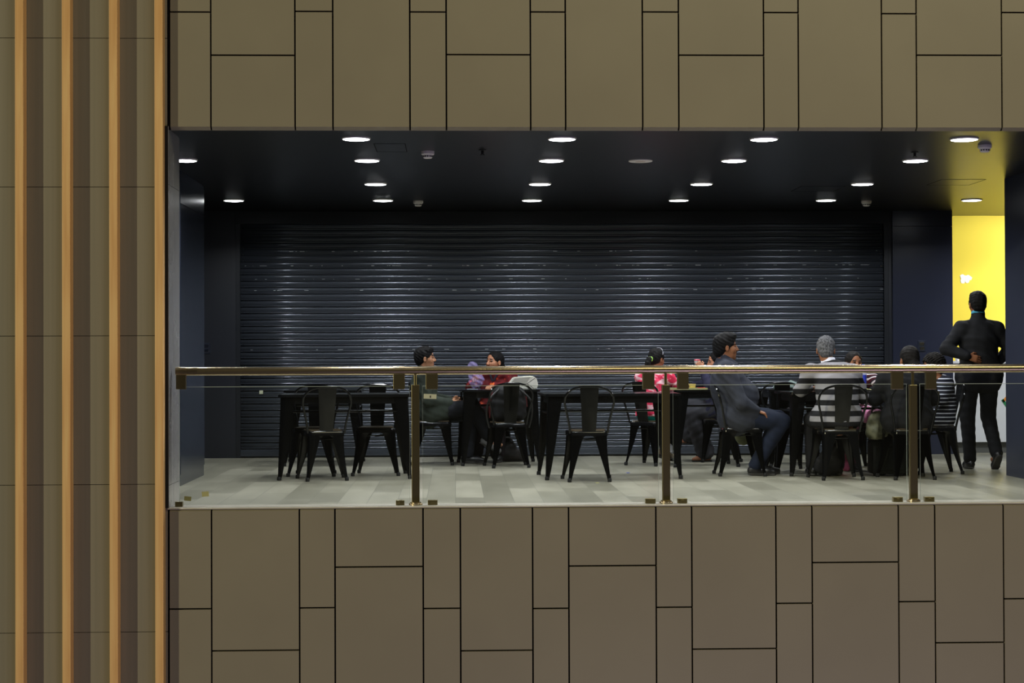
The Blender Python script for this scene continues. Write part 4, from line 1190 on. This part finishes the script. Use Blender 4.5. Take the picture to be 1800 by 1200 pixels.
# rucksack on the chair at the square table
p = onz(893, 820)
root = tag(empty('backpack', (p.x, p.y, .457), D(97)), 'black rucksack with dark red piping standing on the chair seat', 'backpack')
F = Field(V3(-.2, -.26, -.02), V3(.25, .26, .5), .007)
F.cap((-.03, -.10, .09), (-.03, .10, .09), .088, .088, .03); F.cap((-.035, -.10, .18), (-.035, .10, .18), .088, .088, .03); F.cap((-.04, -.085, .275), (-.04, .085, .275), .085, .085, .03)
F.cap((.055, -.07, .10), (.055, .07, .10), .055, .055, .03); F.plane((0, 0, .003), (0, 0, -1)); F.plane((-.125, 0, 0), (-1, 0, 0)); F.wrinkle(.0025, 40, 1)
F.mesh('pack_body', [fabric('black_nylon', (18, 18, 20), None, .6)], root)
bm = NB(); tube(bm, smooth_path([(-.03, .188, .04), (-.05, .187, .15), (-.055, .17, .28), (-.05, .10, .35), (-.05, 0, .365), (-.05, -.10, .35), (-.055, -.17, .28), (-.05, -.187, .15)], 5), .006, 6); mk('red_piping', bm, mat('dark_red_cord', (92, 14, 20), .6), root, True)
bm = NB()
for s_ in (-1, 1): tube(bm, smooth_path([(-.10, s_*.10, .33), (-.13, s_*.21, .22), (-.10, s_*.23, .08), (-.08, s_*.20, -.06)], 5), .011, 8)
mk('strap', bm, M['blackp'], root, True)
bm = NB(); tube(bm, smooth_path([(-.04, .04, .345), (-.04, .03, .385), (-.04, -.03, .385), (-.04, -.04, .345)], 5), .008, 8); mk('carry_handle', bm, M['blackp'], root, True)
# bag on the floor behind that chair
p = onz(893, 811)
root = tag(empty('travel_bag', (p.x, p.y-.0, 0), .15), 'slumped black bag on the floor below the red tunic woman\'s table', 'bag')
F = Field(V3(-.3, -.2, -.02), V3(.3, .2, .4), .008)
F.cap((-.10, 0, .08), (.14, 0, .06), .085, .065, .04, 0, (0, 1, 0), .8); F.cap((-.10, 0, .10), (.04, 0, .17), .07, .045, .05); F.plane((0, 0, .002), (0, 0, -1)); F.wrinkle(.004, 30, 2)
F.mesh('bag_body', [fabric('worn_black_leather', (22, 21, 22), (48, 44, 42), .5)], root)
bm = NB(); tube(bm, smooth_path([(-.10, -.05, .16), (-.06, -.06, .25), (.02, -.05, .25), (.06, -.04, .17)], 5), .008, 8); mk('bag_handle', bm, M['blackp'], root, True)
# folded white packet on the square table
def prism(bm, poly, y0, y1):
    a = [bm.verts.new((x, y0, z)) for x, z in poly]; b = [bm.verts.new((x, y1, z)) for x, z in poly]
    bm.faces.new(a); bm.faces.new(b[::-1])
    for i in range(len(poly)): bm.faces.new((a[i], b[i], b[(i+1) % len(poly)], a[(i+1) % len(poly)]))
p = at(917, 680, 17.15)
root = tag(empty('paper_packet', (p.x, 17.10, TT)), 'off-white folded paper packet on the square table, right of the woman', 'packet')
bm = NB(); prism(bm, [(-.17, 0), (-.155, .045), (-.09, .125), (.10, .14), (.15, .115), (.165, .05), (.15, 0)], -.09, .09)
bmesh.ops.bevel(bm, geom=bm.edges[:], offset=.008, segments=2, affect='EDGES')
mk('wrapped_body', bm, noisy('off_white_paper', (206, 204, 192), (222, 220, 210), (8, 8, 8), .6, bump=.3, bscale=(20, 20, 20)), root)
bm = NB(); prism(bm, [(-.13, .055), (-.075, .115), (.085, .128), (.045, .06)], -.096, -.0915); mk('folded_flap', bm, mat('grey_white_paper', (168, 166, 156), .7), root)
bm = NB(); tube(bm, [(.05, -.094, .06), (.12, -.094, .012)], .0015, 5); tube(bm, [(.05, -.094, .06), (.135, -.094, .118)], .0015, 5); mk('fold_seam', bm, M['darkline'], root)
# phone on the table
p = onz(831, 686.5, TT)
bm = NB(); bx(bm, -.055, .055, -.035, .035, 0, .009, 0, .003)
tag(mk('phone', bm, mat('pale_phone', (150, 155, 170), .2), None, False, (p.x, 16.98, TT)), 'pale phone lying at the left edge of the square table', 'phone')
# plastic bag in the woman's hand
p = HELD['bag']
sdf = Field(V3(-.15, -.1, -.18), V3(.15, .1, .2), .007)
sdf.ell((-.03, 0, .09), (.055, .04, .075)); sdf.ell((0, 0, -.02), (.075, .045, .085), None, .05); sdf.cap((.0, 0, -.08), (.05, 0, -.04), .04, .03, .04); sdf.wrinkle(.007, 55, 1.1)
m = mat('lilac_plastic', (168, 156, 214), .25); B(m).inputs['Alpha'].default_value = .34
o = sdf.mesh('plastic_bag', [m]); o.location = (p.x, p.y, p.z); tag(o, 'crumpled translucent lilac plastic bag in the hand of the woman in red', 'bag')
# white paper in the seated man's hands
p = HELD['tissue']
sdf = Field(V3(-.09, -.09, -.12), V3(.09, .09, .12), .006)
sdf.ell((0, 0, 0), (.04, .03, .03)); sdf.ell((-.01, 0, -.04), (.03, .02, .03), None, .02); sdf.wrinkle(.006, 80, .3)
o = sdf.mesh('crumpled_tissue', [mat('tissue_white', (190, 190, 196), .8)]); o.location = p; tag(o, 'crumpled white tissue held in the seated man\'s hands', 'tissue')
# table 4 food
p4 = T4.location; ta = T4.rotation_euler.z
def on_t(T, dx, dy): 
    c_, s_ = math.cos(T.rotation_euler.z), math.sin(T.rotation_euler.z)
    return Vector((T.location.x+dx*c_-dy*s_, T.location.y+dx*s_+dy*c_, TT))
def xt(px, T, dy=0):  # x offset on table for a pixel
    Y = T.location.y+dy; return at(px, 680, Y).x-T.location.x
def tray(T, px, dy, w_, d_, m, label, rim=M['fixture']):
    t_ = tag(empty('food_tray', on_t(T, xt(px, T, dy), dy)), label, 'tray')
    bm = NB(); bx(bm, -w_/2, w_/2, -d_/2, d_/2, 0, .006, 0, .002); mk('tray_base', bm, m, t_)
    bm = NB()
    for x0, x1, y0, y1 in ((-w_/2, w_/2, -d_/2-.006, -d_/2), (-w_/2, w_/2, d_/2, d_/2+.006), (-w_/2-.006, -w_/2, -d_/2-.006, d_/2+.006), (w_/2, w_/2+.006, -d_/2-.006, d_/2+.006)): bx(bm, x0, x1, y0, y1, 0, .018)
    mk('tray_rim', bm, rim, t_); return t_
tray(T4, 1207, -.12, .36, .26, mat('olive_tray', (150, 146, 100), .5), 'olive tray with food on the table beside the girl in pink', mat('olive_rim', (160, 158, 112), .5))
def cup(T, px, dy, r, h_, m, label, m2=None):
    t_ = tag(empty('drink_cup', on_t(T, xt(px, T, dy), dy)+Vector((0, 0, .0065 if T is T4 else 0))), label, 'cup')
    bm = NB(); lathe(bm, [(r*.75, 0), (r, h_), (r*.92, h_), (r*.7, .006)], 20); mk('cup_wall', bm, m, t_, True)
    bm = NB(); lathe(bm, [(r*.7, .007), (r*.85, h_*.75), (0.001, h_*.8)], 20); mk('contents', bm, m2 or m, t_, True); return t_
cup(T4, 1216, -.12, .036, .05, mat('yellow_cup', (222, 196, 104), .4), 'short yellowish cup on the olive tray, left of the heavy man', mat('cream', (230, 220, 180), .5))
cup(T4, 1194, -.08, .03, .03, mat('white_tub', (215, 215, 210), .5), 'small white tub on the olive tray behind the middle post')
o = on_t(T4, xt(1232, T4, -.12), -.12); bm = NB(); bx(bm, -.04, .04, -.025, .025, .0065, .02, 0, .005)
tag(mk('sauce_sachet', bm, M['red'], None, False, o), 'red sauce packet lying on the olive tray', 'sachet')
# cup in the raised hand of the hidden woman
p = HELD['cup']
t_ = tag(empty('paper_cup', (p.x, p.y, p.z-.035)), 'white and red paper cup raised in a hand behind the heavy man', 'cup')
bm = NB(); lathe(bm, [(.022, 0), (.034, .055), (.031, .055), (.02, .004)], 20); mk('cup_wall', bm, M['fixture'], t_, True)
bm = NB(); lathe(bm, [(.0345, .050), (.036, .058), (.030, .064), (.001, .066)], 20); mk('cup_lid', bm, mat('pink_lid', (206, 96, 110), .5), t_, True)
# olive bag under the heavy man
p = onz(1311, 831)
root = tag(empty('shoulder_bag', (p.x, p.y+.12, 0)), 'olive cloth bag hanging under the heavy man\'s chair', 'bag')
F = Field(V3(-.2, -.15, .2), V3(.2, .15, .45), .007); F.ell((0, 0, .335), (.075, .05, .078), None, .03); F.cap((-.05, 0, .36), (.05, 0, .36), .04, .04, .03); F.wrinkle(.003, 45, 2)
F.mesh('bag_body', [fabric('olive_canvas', (96, 98, 72))], root)
bm = NB(); tube(bm, smooth_path([(-.055, 0, .37), (-.05, 0, .41), (0, 0, .43), (.05, 0, .41), (.055, 0, .37)], 4), .007, 6); mk('bag_strap', bm, M['blackp'], root, True)
# folded cloth on T6
c_ = on_t(T6, xt(1386, T6, -.2), -.2)
sdf = Field(V3(-.24, -.16, -.02), V3(.24, .16, .13), .006)
sdf.cap((-.13, 0, .02), (.14, .02, .022), .034, .036, .02, 0, (0, 0, 1), .8); sdf.cap((-.10, -.03, .02), (.03, .04, .055), .028, .026, .02); sdf.cap((.02, .03, .055), (.13, -.02, .035), .026, .024, .02); sdf.plane((0, 0, .001), (0, 0, -1)); sdf.wrinkle(.004, 60, 3)
o = sdf.mesh('folded_scarf', [fabric('grey_green_wool', (98, 112, 108), (124, 138, 134))]); o.location = c_; tag(o, 'folded grey-green scarf lying on the table beside the striped man', 'scarf')
# water bottle with blue cap
dy = .18; c_ = on_t(T5, xt(1519, T5, dy), dy)
t_ = tag(empty('water_bottle', c_), 'clear water bottle with blue cap and blue label before the far woman', 'bottle')
mb = mat('bottle_plastic', (190, 200, 230), .08); B(mb).inputs['Alpha'].default_value = .45
bm = NB(); lathe(bm, [(.028, 0), (.031, .006), (.031, .16), (.026, .19), (.013, .215), (.012, .232)], 24); mk('bottle_body', bm, mb, t_, True)
bm = NB(); lathe(bm, [(.0315, .07), (.0315, .15)], 24); mk('bottle_label', bm, mat('blue_bottle_label', (44, 62, 190), .4), t_, True)
bm = NB(); lathe(bm, [(.0145, .228), (.0145, .248), (.012, .25)], 18); mk('bottle_cap', bm, mat('blue_cap', (24, 62, 235), .4), t_, True)
# food on T5
def plate(T, px, dy, r, m, label):
    t_ = tag(empty('food_plate', on_t(T, xt(px, T, dy), dy)), label, 'plate')
    bm = NB(); lathe(bm, [(r*.6, 0), (r, .014), (r*.98, .016), (r*.6, .004), (.001, .004)], 28); mk('dish', bm, m, t_, True)
    sd = Field(V3(-r, -r, -.01), V3(r, r, .06), .005); random.seed(int(px))
    for k in range(9):
        a = random.random()*6.28; q = random.random()*r*.5; sd.ell((q*math.cos(a), q*math.sin(a), .012), (.022, .018, .012), None, .008)
    o_ = sd.mesh('food', [noisy('fried_food', (170, 110, 50), (90, 110, 40), (30, 30, 30), .6)], t_); return t_
plate(T5, 1545, -.05, .085, mat('lime_plate', (190, 205, 50), .4), 'lime green plate of food under the far woman\'s hand')
plate(T5, 1520, .05, .075, mat('pale_plate', (200, 190, 176), .4), 'pale plate of food beside the blue-capped bottle')
# handbag hung beside the person in black + suitcase
p = onz(1543, 838)
root = tag(empty('handbag', (p.x, p.y+.02, 0), .1), 'olive handbag with a row of white studs beside the person in black', 'handbag')
F = Field(V3(-.2, -.16, .25), V3(.22, .16, .68), .007); F.ell((0, 0, .475), (.095, .055, .13), None, .03); F.cap((-.03, 0, .40), (.05, 0, .40), .07, .06, .05); F.plane((0, 0, .345), (0, 0, -1)); F.wrinkle(.003, 38, 1)
F.mesh('bag_body', [noisy('olive_print', (78, 80, 60), (128, 126, 98), (14, 14, 14), .6)], root)
bm = NB()
for k in range(14):
    z = .36+k*.018; bmesh.ops.create_icosphere(bm, subdivisions=1, radius=.0045, matrix=Matrix.Translation((.045, -.062+.0006*abs(k-7)**1.6, z)))
mk('studs', bm, mat('white_stud', (215, 215, 215), .3), root, True)
bm = NB(); tube(bm, smooth_path([(-.05, 0, .585), (-.03, 0, .66), (.03, 0, .66), (.05, 0, .585)], 5), .007, 8); mk('bag_handle', bm, M['blackp'], root, True)
p = onz(1560, 836.5)
root = tag(empty('suitcase', (p.x, p.y+.05, 0)), 'black fabric suitcase standing under the chair of the person in black', 'suitcase')
bm = NB(); bx(bm, -.15, .17, -.10, .12, .02, .335, 0, .03); mk('case_body', bm, fabric('black_case', (16, 17, 18), (26, 30, 24), .6), root, True)
bm = NB(); bx(bm, -.12, .14, -.118, -.101, .06, .27, 0, .006); mk('front_pocket', bm, fabric('case_pocket', (20, 23, 21)), root)
for x_ in (-.12, .13):
    bm = NB(); tube(bm, [(x_-.01, -.06, .018), (x_+.01, -.06, .018)], .0175, 14); mk('wheel', bm, M['rubber'], root, True)
# bag between the striped man's feet
p = onz(1459, 838)
F = Field(V3(-.25, -.2, -.02), V3(.25, .2, .42), .008); F.cap((-.02, 0, .10), (.03, 0, .12), .105, .10, .04, 0, (0, 1, 0), .7); F.cap((.02, 0, .2), (.05, 0, .26), .07, .05, .05); F.plane((0, 0, .002), (0, 0, -1)); F.wrinkle(.004, 30, 1.7)
root = tag(empty('carry_bag', (p.x, p.y+.1, 0)), 'limp black bag on the floor under the striped man\'s chair', 'bag')
F.mesh('bag_body', [fabric('black_bag', (24, 24, 26), (34, 34, 38), .6)], root)
bm = NB(); tube(bm, smooth_path([(.01, -.05, .27), (.03, -.05, .33), (.07, -.05, .33), (.08, -.05, .26)], 4), .006, 8); mk('bag_handle', bm, M['blackp'], root, True)
p = onz(1488, 829)
F = Field(V3(-.12, -.12, -.02), V3(.12, .12, .3), .007); F.ell((0, 0, .09), (.06, .045, .09), None, .03); F.ell((0, 0, .17), (.035, .03, .06), None, .03); F.plane((0, 0, .002), (0, 0, -1)); F.wrinkle(.003, 50, 1)
o = F.mesh('cloth_bag', [fabric('dusky_pink_cloth', (150, 70, 96))]); o.location = (p.x, p.y, 0); tag(o, 'small dusky pink cloth bag on the floor behind the striped man\'s chair', 'bag')
# litter on the floor and scrap on the shutter
for px, py, m, lb in ((1104, 831, mat('blue_scrap', (70, 80, 190), .6), 'tiny blue scrap on the floor right of the empty chair'), (1050, 848.5, mat('yellow_scrap', (200, 196, 130), .6), 'tiny pale scrap on the floor below the empty chair')):
    p = onz(px, py); bm = NB(); bx(bm, -.014, .014, -.02, .02, 0, .003, 0, .001); tag(mk('litter_scrap', bm, m, None, False, (p.x, p.y, .0003)), lb, 'litter')
p = at(459, 689, YB-.024); bm = NB(); bx(bm, -.02, .02, -.001, .001, -.02, .02); o = mk('paper_scrap', bm, M['label'], None, False, (p.x, YB-.0235, p.z)); tag(o, 'small pale paper scrap stuck on the left of the shutter', 'paper scrap')
